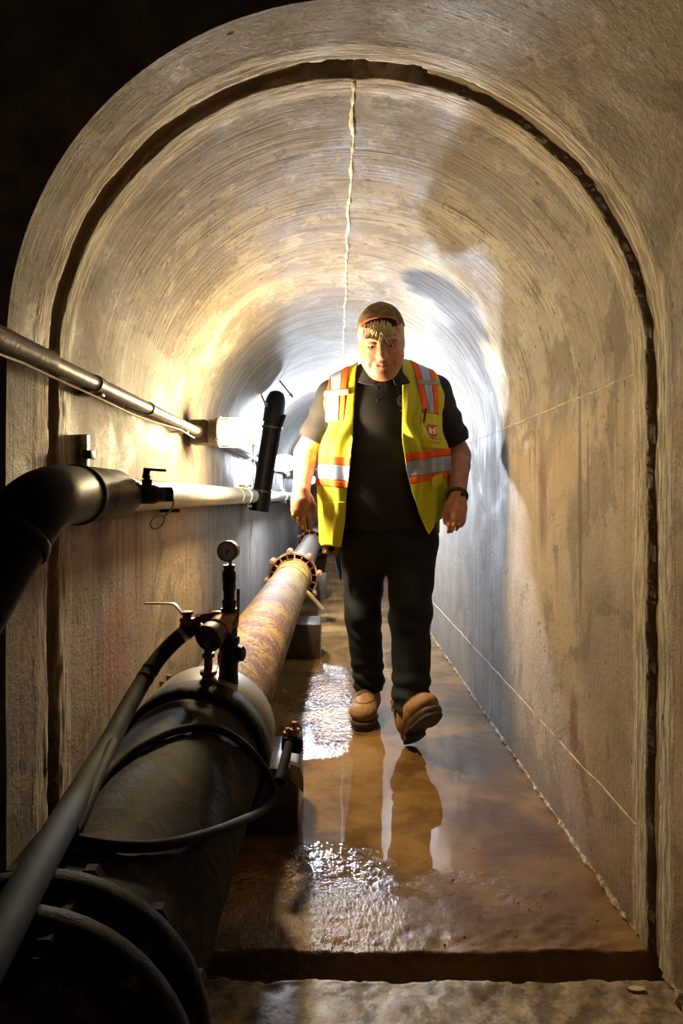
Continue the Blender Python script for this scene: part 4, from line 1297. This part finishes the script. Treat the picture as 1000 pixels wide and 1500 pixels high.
# ------------------------------------------------------------------ the big floor pipe
PX, PZ, PR = -0.348, 0.358, 0.137
def ring_pts(y, r, n=40, cx=PX, cz=PZ):
    return [(cx + r * math.cos(2 * math.pi * k / n), y, cz + r * math.sin(2 * math.pi * k / n)) for k in range(n)]
YD = (0, 1, 0)
main = empty('water_main', 'large floor pipe, black nearby and rusty yellow further down the tunnel', 'pipe', (PX, 1.8, 0.2))
def ly(prof, y0=0.0, n=48, **k): return MB().lathe((PX, y0, PZ), YD, prof, n, **k)
def barrel(name, y0, y1, r, mat, lab=None, amp=0.0015, step=0.03, n=64):
    ys = np.arange(y0, y1 + step, step)
    th = np.linspace(0, 2 * math.pi, n, endpoint=False)
    Y, T = np.meshgrid(ys, th, indexing='ij')
    R = r + amp * fbm(Y * 18, np.cos(T) * 5 + 3, np.sin(T) * 5, 3)
    V_ = np.stack([PX + R * np.cos(T), Y, PZ + R * np.sin(T)], -1).reshape(-1, 3) - np.array(world_loc(main))
    a, b = Y.shape; idx = np.arange(a * b).reshape(a, b)
    nx = np.roll(idx, -1, 1)
    F_ = np.stack([idx[:-1], nx[:-1], nx[1:], idx[1:]], -1).reshape(-1, 4)
    o = link(name, mesh_np(name, V_, F_[:, ::-1], mat), main)
    if lab: o['label'] = lab
    return o
barrel('pipe_barrel', 1.70, 5.44, PR, M['rust'], 'rust speckled yellow barrel')
barrel('pipe_barrel', 5.44, 9.3, PR * 0.93, M['rustpale'], 'pale chalky barrel beyond the flange')
barrel('pipe_barrel', 9.3, 14.6, PR * 0.93, M['rustpale'])
barrel('pipe_barrel', 0.10, 1.74, 0.166, M['blackrust'], 'black tarred barrel', 0.004)
ly([(1.715, 0.150), (1.715, 0.178), (1.722, 0.181), (1.868, 0.181), (1.875, 0.178), (1.875, 0.13)], caps=False).build('collar', M['collar'], main)['label'] = 'smooth grey collar between black and rusty pipe'
ly([(1.625, 0.150), (1.625, 0.180), (1.632, 0.184), (1.706, 0.184), (1.712, 0.180), (1.712, 0.15)], caps=False).build('clamp_ring', M['blackrust'], main)
MB().tube(ring_pts(4.95, PR + 0.001), 0.004, 6, closed=True).build('weld_ring', M['rust'], main)
MB().tube(ring_pts(5.25, PR + 0.001), 0.003, 6, closed=True).build('weld_ring', M['rust'], main)
for y in (0.72, 0.79):
    ly([(y, 0.12), (y, 0.197), (y + 0.004, 0.2), (y + 0.024, 0.2), (y + 0.028, 0.197), (y + 0.028, 0.12)], caps=False).build('flange', M['blackrust'], main)
for k in range(12):
    a = 2 * math.pi * (k + 0.5) / 12
    MB().lathe((PX + 0.182 * math.cos(a), 0.68, PZ + 0.182 * math.sin(a)), YD, [(0, 0.007), (0.02, 0.007), (0.02, 0.014), (0.04, 0.014), (0.04, 0.01), (0.15, 0.01), (0.15, 0.014), (0.165, 0.014)], 6).build('flange_bolt', M['blackrust'], main)
def gland(y, r, R, mat, nrib=18, nb=8, tw=0.13):
    g = MB().lathe((PX, y, PZ), YD, [(0.03, r * 0.9), (0.03, R * 0.985), (0.05, R * 0.985), (0.05, r * 0.9)], 48, caps=False).build('flange_plate', M['blackrust'], main)
    fr = MB().lathe((PX, y, PZ), YD, [(0, R * 0.93), (0, R), (0.05, R), (0.05, R * 0.93), (0, R * 0.93)], 56, caps=False)
    fr.lathe((PX, y, PZ), YD, [(-0.006, r * 0.97), (-0.006, r * 1.10), (0.04, r * 1.10), (0.04, r * 0.97)], 56, caps=False)
    for k in range(nrib):
        a = 2 * math.pi * (k + 0.3) / nrib
        rm, rl = (R * 0.95 + r * 1.08) / 2, (R * 0.95 - r * 1.06)
        fr.box((PX + rm * math.cos(a), y + 0.018, PZ + rm * math.sin(a)), (rl, 0.036, 0.010), (0, -a, 0))
    f = fr.build('flange_frame', mat, main)
    f['label'] = 'rusty ribbed flange ring'
    for k in range(nb):
        a = 2 * math.pi * k / nb + tw
        c = (PX + R * 1.05 * math.cos(a), y - 0.03, PZ + R * 1.05 * math.sin(a))
        MB().lathe(c, YD, [(-0.012, 0.008), (-0.012, 0.016), (0.006, 0.018), (0.006, 0.024), (0.026, 0.026), (0.03, 0.02), (0.1, 0.017), (0.1, 0.024), (0.13, 0.024)], 10).build('flange_bolt', M['rustbolt'], f)
gland(5.44, PR, 0.198, M['rustbolt'])
gland(9.3, PR * 0.93, 0.19, M['rustbolt'], 12, 6, 0.5)

# supports under the pipe
def saddle(y0, y1, z, xr, label):
    mb = MB().box(((XL + 0.01 + xr) / 2, (y0 + y1) / 2, z / 2 - 0.002), (xr - XL - 0.01, y1 - y0, z), bev=0.012)
    o = mb.build('pipe_support', M['pier'], origin=((XL + xr) / 2, (y0 + y1) / 2, 0))
    return tag(o, label, 'support', 'concrete blocks under the floor pipe')
saddle(2.02, 2.30, 0.200, -0.112, 'dark wet concrete block under the rusty pipe just past the grey collar')
saddle(4.22, 4.52, 0.216, -0.100, 'dark concrete block under the rusty pipe before the ribbed flange')
saddle(6.7, 7.0, 0.226, -0.10, 'dark concrete block under the pale pipe beyond the ribbed flange')
# pale board chip leaning on the first block, slat at the second
a, b = P(424, 1118, 1.985), P(444, 1160, 1.985)
o = MB().prism([(0, 0), (0.030, -0.012), (0.040, -0.045), (0.040, -0.085), (0.006, -0.050)], P(424, 1118, 1.98), (1, 0, 0), (0, 0.05, 1), (0, 1, 0), 0.022).build('wood_block', M['wood'])
tag(o, 'pale split timber wedge against the block under the black pipe', 'wood')
o = MB().tube([P(449, 866, 4.18), P(461, 879, 4.17), P(473, 893, 4.16)], 0.012, 4).build('wood_offcut', M['wood'])
tag(o, 'thin pale timber slat leaning between rusty pipe and wet floor', 'wood')
# rusty clamp lug and stub beside the black pipe
lug = empty('pipe_clamp', 'rusty clamp lug with bolt and stub beside the black pipe', 'clamp', (-0.13, 2.05, 0.2))
MB().box(P(428, 1086, 2.06), (0.062, 0.07, 0.045), (0.1, 0.2, 0.1), 0.008).build('lug', M['blackrust'], lug)
MB().lathe(P(431, 1072, 2.05), (0, 0, 1), [(-0.01, 0.016), (0.010, 0.016), (0.010, 0.008), (0.03, 0.008)], 6).build('bolt', M['rustbolt'], lug)
MB().lathe(P(421, 1076, 2.05), (0, 0, 1), [(-0.01, 0.014), (0.008, 0.014), (0.008, 0.007), (0.02, 0.007)], 6).build('bolt', M['rustbolt'], lug)
MB().tube([P(423, 1090, 2.0), P(417, 1115, 1.93), P(409, 1145, 1.86)], [0.013, 0.015, 0.015], 12).build('stub', M['blackrust'], lug)

def on_barrel(px, py, r):
    dx, dz = (px - VPX) / FPX, -(py - VPY) / FPX
    A = dx * dx + dz * dz; h = CAM_H - PZ
    B = 2 * (dx * -PX + dz * h); C = PX * PX + h * h - r * r
    D = max(B * B - 4 * A * C, 0)
    return P(px, py, (-B - math.sqrt(D)) / (2 * A))
lp = [(92, 1212), (125, 1168), (170, 1118), (215, 1088), (262, 1069), (310, 1066), (350, 1085), (382, 1118), (401, 1158), (388, 1184), (345, 1206), (290, 1226), (235, 1238), (180, 1240), (130, 1234), (102, 1226)]
pts = [on_barrel(x, y, 0.176) for x, y in lp]
o = MB().tube(bez(pts + [pts[0]], 6)[:-1], 0.0085, 10, closed=True).build('hose_loop', M['hose'])
tag(o, 'thin black hose looped over the top of the black pipe', 'hose')

# big hose from the manifold down past the black pipe
hp = [P(288, 917, 1.775), P(272, 926, 1.77), P(252, 943, 1.75), P(228, 970, 1.70), P(196, 1020, 1.58), P(165, 1078, 1.40), P(130, 1140, 1.12), P(62, 1258, 0.80), P(5, 1362, 0.655), P(-60, 1480, 0.55)]
path = bez(hp, 8)
hose = empty('water_hose', 'thick dusty black hose running from the manifold down beside the black pipe', 'hose', tuple(hp[3]))
MB().tube(path, 0.0205, 16).build('hose_body', M['hose'], hose)
for k in (10, 26, 28):
    t = (path[k + 1] - path[k]).normalized()
    MB().lathe(path[k] - t * 0.006, t, [(0, 0.0215), (0.012, 0.0215)], 18).build('hose_band', M['galv'] if k < 12 else M['hose'], hose)
tp = [on_barrel(x_, y_, 0.190) for x_, y_ in ((166, 1088), (146, 1132), (125, 1180), (98, 1232), (69, 1287), (40, 1338), (10, 1390))]
def lift(p, r):
    q = Vector((p.x - PX, 0, p.z - PZ)); L = q.length
    if L < r: q = q * (r / L); return Vector((PX + q.x, p.y, PZ + q.z))
    return p
o = MB().tube([lift(q, 0.182 if q.y > 0.92 else 0.213) for q in bez(tp, 8)], 0.0105, 12).build('thin_hose', M['hose'])
tag(o, 'thin black hose lying along the black pipe beside the thick hose', 'hose')

# two rusty stakes behind the pipe
for (x, yt, lab) in ((237, 998, 'shorter rusty flat stake standing behind the black pipe'), (247, 989, 'taller rusty flat stake standing behind the black pipe')):
    p = P(x, yt, 1.96)
    o = MB().box((p.x, p.y, p.z / 2), (0.013, 0.005, p.z), bev=0.001).build('steel_stake', M['rustbolt'], origin=(p.x, p.y, 0))
    tag(o, lab, 'stake', 'rusty stakes behind the pipe')

# ------------------------------------------------------------------ valve manifold with gauge on the black pipe
D0 = 1.78
q = lambda x, y, dd=0.0: P(x, y, D0 + dd)
man_f = empty('valve_manifold', 'valve manifold with round pressure gauge standing on the floor pipe', 'valve', tuple(q(334, 990)))
pxm = D0 / FPX
def stack(name, x, segs, mat, n=20):
    """vertical turned fitting: list of (y pixel, half width pixel)"""
    base = segs[0][0]
    return MB().lathe(q(x, base), (0, 0, 1), [((base - yy) * pxm, w * pxm) for yy, w in segs], n).build(name, mat, man_f)
stack('riser', 334.5, [(1003, 15), (985, 14), (972, 14), (970, 16), (958, 16), (956, 14), (944, 14), (942, 16.5), (932, 16.5), (930, 13), (914, 13)], M['black_cast'])
stack('tee_body', 335, [(918, 12), (918, 14), (904, 14), (896, 12)], M['copper'])
stack('upper_riser', 335.5, [(898, 11), (898, 12), (891, 12), (891, 9.5), (880, 9.5)], M['black_cast'])
stack('check_valve', 335.5, [(886, 10), (884, 10.5), (879, 10.5), (877, 8.3), (866, 8.3), (864, 9.5), (856, 9.5), (854, 9), (852, 10), (837, 10), (835, 8), (831, 8), (830, 9), (827.5, 9), (827, 5)], M['black_cast'])
stack('gauge_neck', 337, [(828, 4), (826, 4), (826, 3), (820, 3)], M['galv'], 8)
g = MB().lathe(q(337, 806, 0.012), (-0.08, -1, -0.02), [(0, 12 * pxm), (0, 14.5 * pxm), (0.022, 14.5 * pxm), (0.026, 15.3 * pxm), (0.032, 15.3 * pxm), (0.032, 13.2 * pxm), (0.028, 13.0 * pxm)], 36, caps=False).build('gauge_case', M['steel'], man_f)
face_c = q(337, 806, 0.012) + Vector((-0.08, -1, -0.02)).normalized() * 0.027
fd = Vector((-0.08, -1, -0.02)).normalized()
MB().lathe(face_c - fd * 0.012, fd, [(0, 13.2 * pxm), (0.012, 13.2 * pxm)], 36).build('gauge_face', M['gauge_face'], g)
gu = Vector((0, 0, 1)); gr = Vector((1, -0.08, 0)).normalized()
def gp(r, a, lift=0.0008): return face_c + fd * lift + (gr * math.sin(a) + gu * math.cos(a)) * r * pxm
nd = gp(6, math.pi + 0.45), gp(9.5, 0.45)
MB().tube([nd[0], nd[1]], [0.0014, 0.0006], 6).build('gauge_needle', M['black_ink'], g)
MB().lathe(face_c, fd, [(0, 0.003), (0.002, 0.003), (0.0025, 0.001)], 12).build('needle_hub', M['black_ink'], g)
tk = MB()
for k in range(21):
    a = math.radians(-135 + 270 * k / 20); r1 = 9.6 if k % 5 == 0 else 10.6
    tk.tube([gp(r1, a), gp(11.8, a)], 0.0006 if k % 5 else 0.0010, 4)
tk.build('gauge_ticks', M['black_ink'], g)
# side branch to the capped camlock facing forward
br0, br1 = q(334, 908, 0.0), q(306, 934, -0.085)
bd = (br1 - br0).normalized(); Lb = (br1 - br0).length
MB().lathe(br0, bd, [(-0.01, 0.027), (0.03, 0.027), (0.03, 0.031), (0.055, 0.031), (0.058, 0.028), (0.075, 0.028)], 24).build('branch_fitting', M['copper'], man_f)
cm = MB().lathe(br0 + bd * 0.068, bd, [(0, 0.030), (0.006, 0.034), (Lb - 0.075, 0.034), (Lb - 0.07, 0.036), (Lb - 0.062, 0.036), (Lb - 0.062, 0.033), (Lb - 0.064, 0.030)], 32).build('camlock_cap', M['dark_iron'], man_f)
cm['label'] = 'dark capped coupling facing the viewer'
ce = br0 + bd * (Lb + 0.006)
ca, cb, _ = frame_from(bd)
MB().tube([ce + Vector((0.000, -0.002, -0.012)) + ca * 0.006 * math.cos(t) + Vector((0, 0, 0.009)) * math.sin(t) for t in [2 * math.pi * k / 16 for k in range(16)]], 0.0010, 6, closed=True).build('cap_ring', M['steel'], cm)
for s in (-1, 1):
    MB().box(br0 + bd * (Lb - 0.035) + Vector((s * 0.036, 0, -0.012 * s)), (0.008, 0.035, 0.012), (0, 0, 0.3), 0.002).build('camlock_ear', M['dark_iron'], cm)
# chain from the cap
ch = bez([q(321, 950, -0.05), q(323, 962, -0.045), q(318, 980, -0.04), q(313, 1000, -0.035)], 6)
c_ = MB()
for i in range(len(ch) - 1):
    t = (ch[i + 1] - ch[i]); L = t.length; t = t.normalized()
    u, w, _ = frame_from(t); u = u if i % 2 else w
    cc = (ch[i] + ch[i + 1]) / 2
    c_.tube([cc + t * L * 0.62 * math.cos(k) + u * 0.0022 * math.sin(k) for k in [2 * math.pi * z_ / 8 for z_ in range(8)]], 0.0008, 5, closed=True)
c_.build('chain', M['steel'], man_f)
# lower drain valve, red
stack2 = lambda name, x, dd, segs, mat: MB().lathe(q(x, segs[0][0], dd), (0, 0, 1), [((segs[0][0] - yy) * pxm, w * pxm) for yy, w in segs], 14).build(name, mat, man_f)
rv = stack2('drain_valve', 305, -0.06, [(1012, 9), (1003, 11), (1001, 12), (996, 12), (994, 9), (990, 9), (988, 12), (983, 12), (981, 6), (966, 6), (964, 9), (958, 9), (957, 6), (953, 6)], M['red_valve'])
rv['label'] = 'dark red drain valve'
# knob on the right of the riser, lever on the right
MB().lathe(q(344, 957), (1, -0.2, 0), [(0, 0.012), (0.008, 0.012), (0.008, 0.019), (0.022, 0.020), (0.026, 0.014)], 18).build('side_plug', M['black_cast'], man_f)
lv = [q(338, 921, -0.025), q(343, 914, -0.03), q(347.5, 904, -0.03), q(348.5, 895, -0.03), q(349, 862, -0.03)]
MB().tube(bez(lv, 5), 0.0040, 8).build('lever', M['rustbolt'], man_f)
# left arm with the hose valve and its long lever
ar = [q(334, 905), q(318, 903), q(300, 906), q(286, 914)]
MB().tube(bez(ar, 4), [0.015] * 13, 14).build('arm_pipe', M['red_valve'], man_f)
for (x, y, r_) in ((309, 904.5, 0.019), (292, 910, 0.020)):
    MB().lathe(q(x + 4, y - 1), (-0.96, 0, -0.28), [(0, r_), (0.012, r_)], 8).build('union_nut', M['red_valve'], man_f)
for k, (x, y) in enumerate(((285, 915), (280, 918.5), (275, 922))):
    MB().lathe(q(x, y), (-0.8, 0, -0.55), [(0, 0.024), (0.005, 0.0255), (0.009, 0.024)], 20).build('hose_clamp', M['copper'], man_f)
hv = MB().lathe(q(274, 918, -0.004), (0, 0, 1), [(0, 0.014), (0.012, 0.016), (0.014, 0.020), (0.022, 0.020), (0.024, 0.012), (0.032, 0.012), (0.032, 0.016), (0.040, 0.016)], 12).build('hose_valve', M['red_valve'], man_f)
lv = [q(274, 900, -0.008), q(268, 899.5, -0.01), q(263, 893, -0.012), q(257, 886, -0.014), q(251, 884, -0.015), q(230, 883.6, -0.018), q(212, 883.5, -0.02)]
hl_ = MB()
pts = bez(lv, 4)
for i in range(len(pts) - 1):
    a_, b_ = pts[i], pts[i + 1]; t = (b_ - a_).normalized()
    nrm = Vector((0, 1, 0)); v_ = t.cross(nrm).normalized()
    hl_.add([a_ + nrm * .010 + v_ * .0017, a_ - nrm * .010 + v_ * .0017, a_ - nrm * .010 - v_ * .0017, a_ + nrm * .010 - v_ * .0017,
             b_ + nrm * .010 + v_ * .0017, b_ - nrm * .010 + v_ * .0017, b_ - nrm * .010 - v_ * .0017, b_ + nrm * .010 - v_ * .0017],
            [(0, 1, 2, 3), (7, 6, 5, 4), (0, 4, 5, 1), (1, 5, 6, 2), (2, 6, 7, 3), (3, 7, 4, 0)])
hl_.build('valve_lever', M['steel'], hv)

# ------------------------------------------------------------------ pipes on the left wall
WPX, WPZ = -0.548, 1.006
wp = empty('wall_pipe', 'white painted pipe running along the left wall under the lamps', 'pipe', (WPX, 3.0, WPZ))
MB().lathe((WPX, 1.42, WPZ), YD, [(0, 0.044)] + [(k * 0.5, 0.044) for k in range(1, 27)], 28).build('pipe_barrel', M['white_pipe'], wp)
def clampring(y, parent, r=0.044, cx=WPX, cz=WPZ):
    c = MB().lathe((cx, y, cz), YD, [(0, r * 0.95), (0, r + 0.007), (0.012, r + 0.009), (0.05, r + 0.009), (0.062, r + 0.007), (0.062, r * 0.95)], 28, caps=False).build('coupling', M['galv'], parent)
    for s in (-1, 1):
        MB().box((cx + 0.004, y + 0.031, cz + s * (r + 0.016)), (0.03, 0.05, 0.016), None, 0.003).build('coupling_lug', M['galv'], c)
        MB().lathe((cx - 0.035, y + 0.031, cz + s * (r + 0.017)), (1, 0, 0), [(0, 0.009), (0.012, 0.009), (0.012, 0.005), (0.062, 0.005), (0.062, 0.009), (0.074, 0.009)], 6).build('coupling_bolt', M['galv'], c)
for y in (4.05, 5.05, 6.9, 9.2): clampring(y, wp)
MB().lathe((WPX, 3.72, WPZ), YD, [(0, 0.043), (0, 0.048), (0.02, 0.048), (0.02, 0.043)], 28, caps=False).build('pipe_band', M['white_pipe'], wp)
for y in (2.4, 4.35, 6.5, 8.8):
    MB().box((XL + 0.013, y, WPZ - 0.054), (0.105, 0.03, 0.012), None, 0.002).build('pipe_shelf', M['dark_iron'], wp)

# slanted black pipe rising from the wall pipe to the vault
t0, t1 = P(380, 742, 4.50), P(404.5, 582, 4.52)
sd = (t1 - t0).normalized(); sl = (t1 - t0).length
sp = empty('riser_pipe', 'slanted black plastic pipe rising from the white wall pipe to the vault', 'pipe', tuple(t0))
MB().lathe(t0, sd, [(0, 0.058), (sl - 0.06, 0.058)], 28).build('pipe_barrel', M['black_pl'], sp)
MB().lathe(t0, sd, [(sl - 0.17, 0.056), (sl - 0.17, 0.066), (sl - 0.03, 0.066), (sl, 0.060), (sl + 0.03, 0.045), (sl + 0.042, 0.02)], 28).build('end_cap', M['black_pl'], sp)
MB().lathe(t0, sd, [(-0.03, 0.05), (-0.03, 0.066), (0.10, 0.066), (0.105, 0.058)], 28).build('pipe_socket', M['black_pl'], sp)
side_ = Vector((0.05, -0.05, 0)) 
MB().tube([t0 + Vector((0.055, -0.035, 0.02)), t0 + sd * 0.5 + Vector((0.056, -0.035, 0)), t1 + Vector((0.058, -0.035, -0.12))], 0.012, 10).build('side_tube', M['black_pl'], sp)
for f_ in (0.14, 0.72):
    p_ = t0 + sd * sl * f_
    MB().lathe(p_ - sd * 0.008, sd, [(0, 0.060), (0, 0.0665), (0.016, 0.0665), (0.016, 0.060)], 28, caps=False).build('strap', M['black_cast'], sp)
    MB().box(p_ + Vector((0.066, -0.03, 0.0)), (0.014, 0.02, 0.018), None, 0.002).build('strap_bolt', M['galv'], sp)
for (a_, b_, c_) in (((416, 566), (429, 582), 4.55), ((384, 582), (391, 596), 4.45)):
    r_ = empty('threaded_rod', 'short threaded hanger rod %s the cap of the slanted black pipe' % ('right of' if a_[0] > 400 else 'on the wall side of'), 'rod', tuple(P(*a_, c_)), 'hanger rods at the slanted pipe')
    r_['label'] = 'thin threaded rod with nut sticking out ' + ('past the top' if a_[0] > 400 else 'on the wall side') + ' of the slanted black pipe'
    A_, B_ = P(*a_, c_), P(*b_, c_ - 0.05)
    MB().tube([A_ - (B_ - A_) * 0.8, A_, B_], 0.005, 8).build('rod', M['dark_iron'], r_)
    MB().lathe(mid(A_, B_, 0.7), B_ - A_, [(0, 0.012), (0.012, 0.012)], 6).build('nut', M['galv'], r_)

# black pipe with elbow, cap and small valve in the foreground
ep = [P(176, 724, 1.57), P(140, 724, 1.45), P(110, 725, 1.335), P(88, 727, 1.24), P(68, 733, 1.17), P(46, 750, 1.12), P(22, 784, 1.085), P(-12, 836, 1.04), P(-70, 930, 0.97), P(-150, 1060, 0.90)]
bp = empty('elbow_pipe', 'black plastic pipe bending down at an elbow with a small valve on its cap', 'pipe', tuple(ep[3]))
MB().tube(bez(ep[1:], 6), 0.0565, 28).build('pipe_bend', M['black_pl'], bp)
def collar_at(name, i0, i1, r, mat, ln):
    a_, b_ = ep[i0], ep[i1]; t = (b_ - a_).normalized()
    return MB().lathe(a_, t, [(0, 0.05), (0, r - 0.002), (0.003, r), (ln - 0.003, r), (ln, r - 0.002), (ln, 0.05)], 32, caps=False).build(name, mat, bp)
collar_at('joint_ring', 2, 1, 0.0605, M['black_rub'], 0.018)
collar_at('joint_ring', 6, 7, 0.0605, M['black_rub'], 0.02)
t = (ep[0] - ep[1]).normalized()
MB().lathe(ep[1] - t * 0.02, t, [(0, 0.052), (0, 0.0575), (0.10, 0.0560), (0.135, 0.050), (0.16, 0.046), (0.16, 0.02)], 32).build('end_cap', M['black_cast'], bp)
vd = Vector((0.86, 0.5, 0)).normalized()
v0 = P(177, 724, 1.575)
bv = MB().lathe(v0, vd, [(-0.03, 0.014), (0.012, 0.014), (0.012, 0.017), (0.03, 0.017), (0.036, 0.021), (0.045, 0.023), (0.075, 0.023), (0.085, 0.020), (0.09, 0.017), (0.098, 0.017), (0.10, 0.018), (0.118, 0.018), (0.122, 0.010)], 24).build('ball_valve', M['black_cast'], bp)
for t_ in (0.008, 0.026, 0.090):
    MB().lathe(v0, vd, [(t_, 0.0175), (t_ + 0.005, 0.0185), (t_ + 0.010, 0.0175)], 24).build('valve_ring', M['dark_blue'], bv)
st_ = v0 + vd * 0.06
MB().lathe(st_, (0, 0, 1), [(0.015, 0.012), (0.034, 0.012), (0.036, 0.008), (0.044, 0.008)], 14).build('valve_stem', M['black_cast'], bv)
hd = MB().box(st_ + Vector((0.016, 0.009, 0.058)), (0.052, 0.016, 0.006), (0, 0.05, 0.5), 0.002)
hd.box(st_ + Vector((-0.002, 0, 0.048)), (0.014, 0.016, 0.024), (0, 0.2, 0.5), 0.002)
hd.build('valve_handle', M['black_cast'], bv)
ve = v0 + vd * 0.12
tz = bez([ve, P(254, 738, ve.y - 0.004), P(250, 747, ve.y - 0.008), P(240, 757, ve.y - 0.01)], 6)
MB().tube(tz, 0.0028, 8).build('tether', M['cord'], bp)
rcx = P(231, 764.5, ve.y - 0.012)
MB().tube([rcx + Vector((0.0165 * math.cos(k), 0, 0.015 * math.sin(k) + 0.006 * math.cos(k))) for k in [2 * math.pi * z_ / 24 for z_ in range(24)]], 0.0026, 8, closed=True).build('tether_ring', M['cord'], bp)

# conduit feeding the lamps
CX, CZ = XL + 0.055, LAMP_Z
cd = empty('wall_conduit', 'galvanised conduit along the left wall feeding the caged lamps', 'conduit', (CX, 1.5, CZ))
def cseg(y0, y1, r=0.0165): MB().lathe((CX, y0, CZ), YD, [(0, r), (y1 - y0, r)], 18).build('conduit_tube', M['conduit'], cd)
ys = [0.55, LAMP_Y - 0.06, 5.24, 7.84, 10.44]
cseg(0.55, LAMP_Y - 0.07); cseg(LAMP_Y + 0.07, 5.23); cseg(5.37, 7.83); cseg(7.97, 10.43)
MB().lathe((CX, 0.60, CZ), YD, [(0, 0.021), (0.70, 0.021), (0.715, 0.0225), (0.73, 0.0225), (0.735, 0.018)], 18).build('conduit_sleeve', M['conduit'], cd)
for y in (1.58, 2.03, 3.4, 4.5, 6.1):
    MB().lathe((CX, y, CZ), YD, [(0, 0.017), (0, 0.0195), (0.03, 0.0195), (0.03, 0.017)], 18, caps=False).build('conduit_coupling', M['conduit'], cd)
for y in (1.62, 2.55, 4.4):
    MB().box((XL + 0.03, y, CZ - 0.022), (0.064, 0.022, 0.006), None, 0.001).build('conduit_bracket', M['galv'], cd)
wpts = [(CX + 0.012 + 0.004 * math.sin(y * 9), y, CZ - 0.028 - 0.012 * abs(math.sin(y * 2.6))) for y in np.arange(0.6, 2.66, 0.05)]
o = MB().tube(wpts, 0.0024, 6).build('thin_wire', M['cord'])
tag(o, 'thin sagging wire tied under the conduit before the warm lamp', 'wire')

# brackets on the wall
b = P(126, 672, 1.63)
br = empty('strut_bracket', 'steel strut bracket with cross lug on the wall above the elbow pipe', 'bracket', (XL, b.y, b.z))
MB().box((XL + 0.010, b.y, b.z - 0.005), (0.024, 0.022, 0.125), None, 0.002).build('upright', M['galv'], br)
MB().box((XL + 0.024, b.y, b.z + 0.010), (0.02, 0.036, 0.020), None, 0.002).build('lug', M['dark_iron'], br)
b = P(124, 575, 1.64)
br = empty('conduit_clip', 'small steel clip on the wall just below the conduit', 'bracket', (XL, b.y, b.z))
MB().box((XL + 0.010, b.y, b.z), (0.024, 0.030, 0.020), None, 0.002).build('plate', M['dark_iron'], br)
MB().lathe((XL + 0.02, b.y, b.z), (1, 0, 0), [(0, 0.007), (0.008, 0.007)], 6).build('screw', M['galv'], br)
b = P(379, 652, 5.05)
br = empty('hanger_rod', 'thin vertical steel rod on the wall between warm lamp and slanted black pipe', 'rod', (XL, 4.95, 1.2))
MB().lathe((XL + 0.012, 4.95, 1.02), (0, 0, 1), [(0, 0.006), (0.42, 0.006)], 8).build('rod', M['galv'], br)
MB().box((XL + 0.014, 4.95, 1.36), (0.03, 0.03, 0.03), None, 0.003).build('rod_clamp', M['galv'], br)

# ------------------------------------------------------------------ debris
def chip(name, px, py, poly, mat, label):
    d = CAM_H * FPX / (py - VPY)
    x, y = (px - VPX) * d / FPX, d
    z = float(floor_h(np.array([x]), np.array([y]))[0])
    o = MB().prism(poly, (x, y, z + 0.001), (1, 0, 0.02), (0, 1, 0.05), (0, 0, 1), 0.004).build(name, mat)
    tag(o, label, 'debris')
chip('wood_chip', 918, 1449, [(0, 0), (0.012, 0.006), (0.036, 0.003), (0.034, -0.006), (0.018, -0.008), (0.006, -0.005)], M['wood'], 'pale wood chip on the rough floor in front of the joint')
chip('wood_splinter', 926, 1431, [(0, 0), (0.045, 0.004), (0.046, 0), (0.02, -0.003)], M['wood'], 'thin pale splinter at the edge of the floor joint')
rnd = random.Random(11)
for i in range(16):
    px, py = rnd.uniform(640, 900), rnd.uniform(1240, 1385)
    if px > 493 + 0.66 * (py - 728): continue
    d = CAM_H * FPX / (py - VPY); x, y = (px - VPX) * d / FPX, d
    r = rnd.uniform(0.002, 0.0042); z = float(floor_h(np.array([x]), np.array([y]))[0])
    bm = bmesh.new(); bmesh.ops.create_icosphere(bm, subdivisions=1, radius=r)
    for v in bm.verts: v.co *= rnd.uniform(0.75, 1.2); v.co.z *= 0.7
    me = bpy.data.meshes.new('pebble'); bm.to_mesh(me); bm.free(); me.materials.append(M['pier'] if i % 3 else M['wood'])
    o = link('pebble', me); o.location = (x, y, z + r * 0.45)
    tag(o, 'small %s pebble on the wet floor by the right wall' % ('dark' if i % 3 else 'pale'), 'pebble', 'dark pebbles by the right wall' if i % 3 else 'pale pebbles by the right wall')
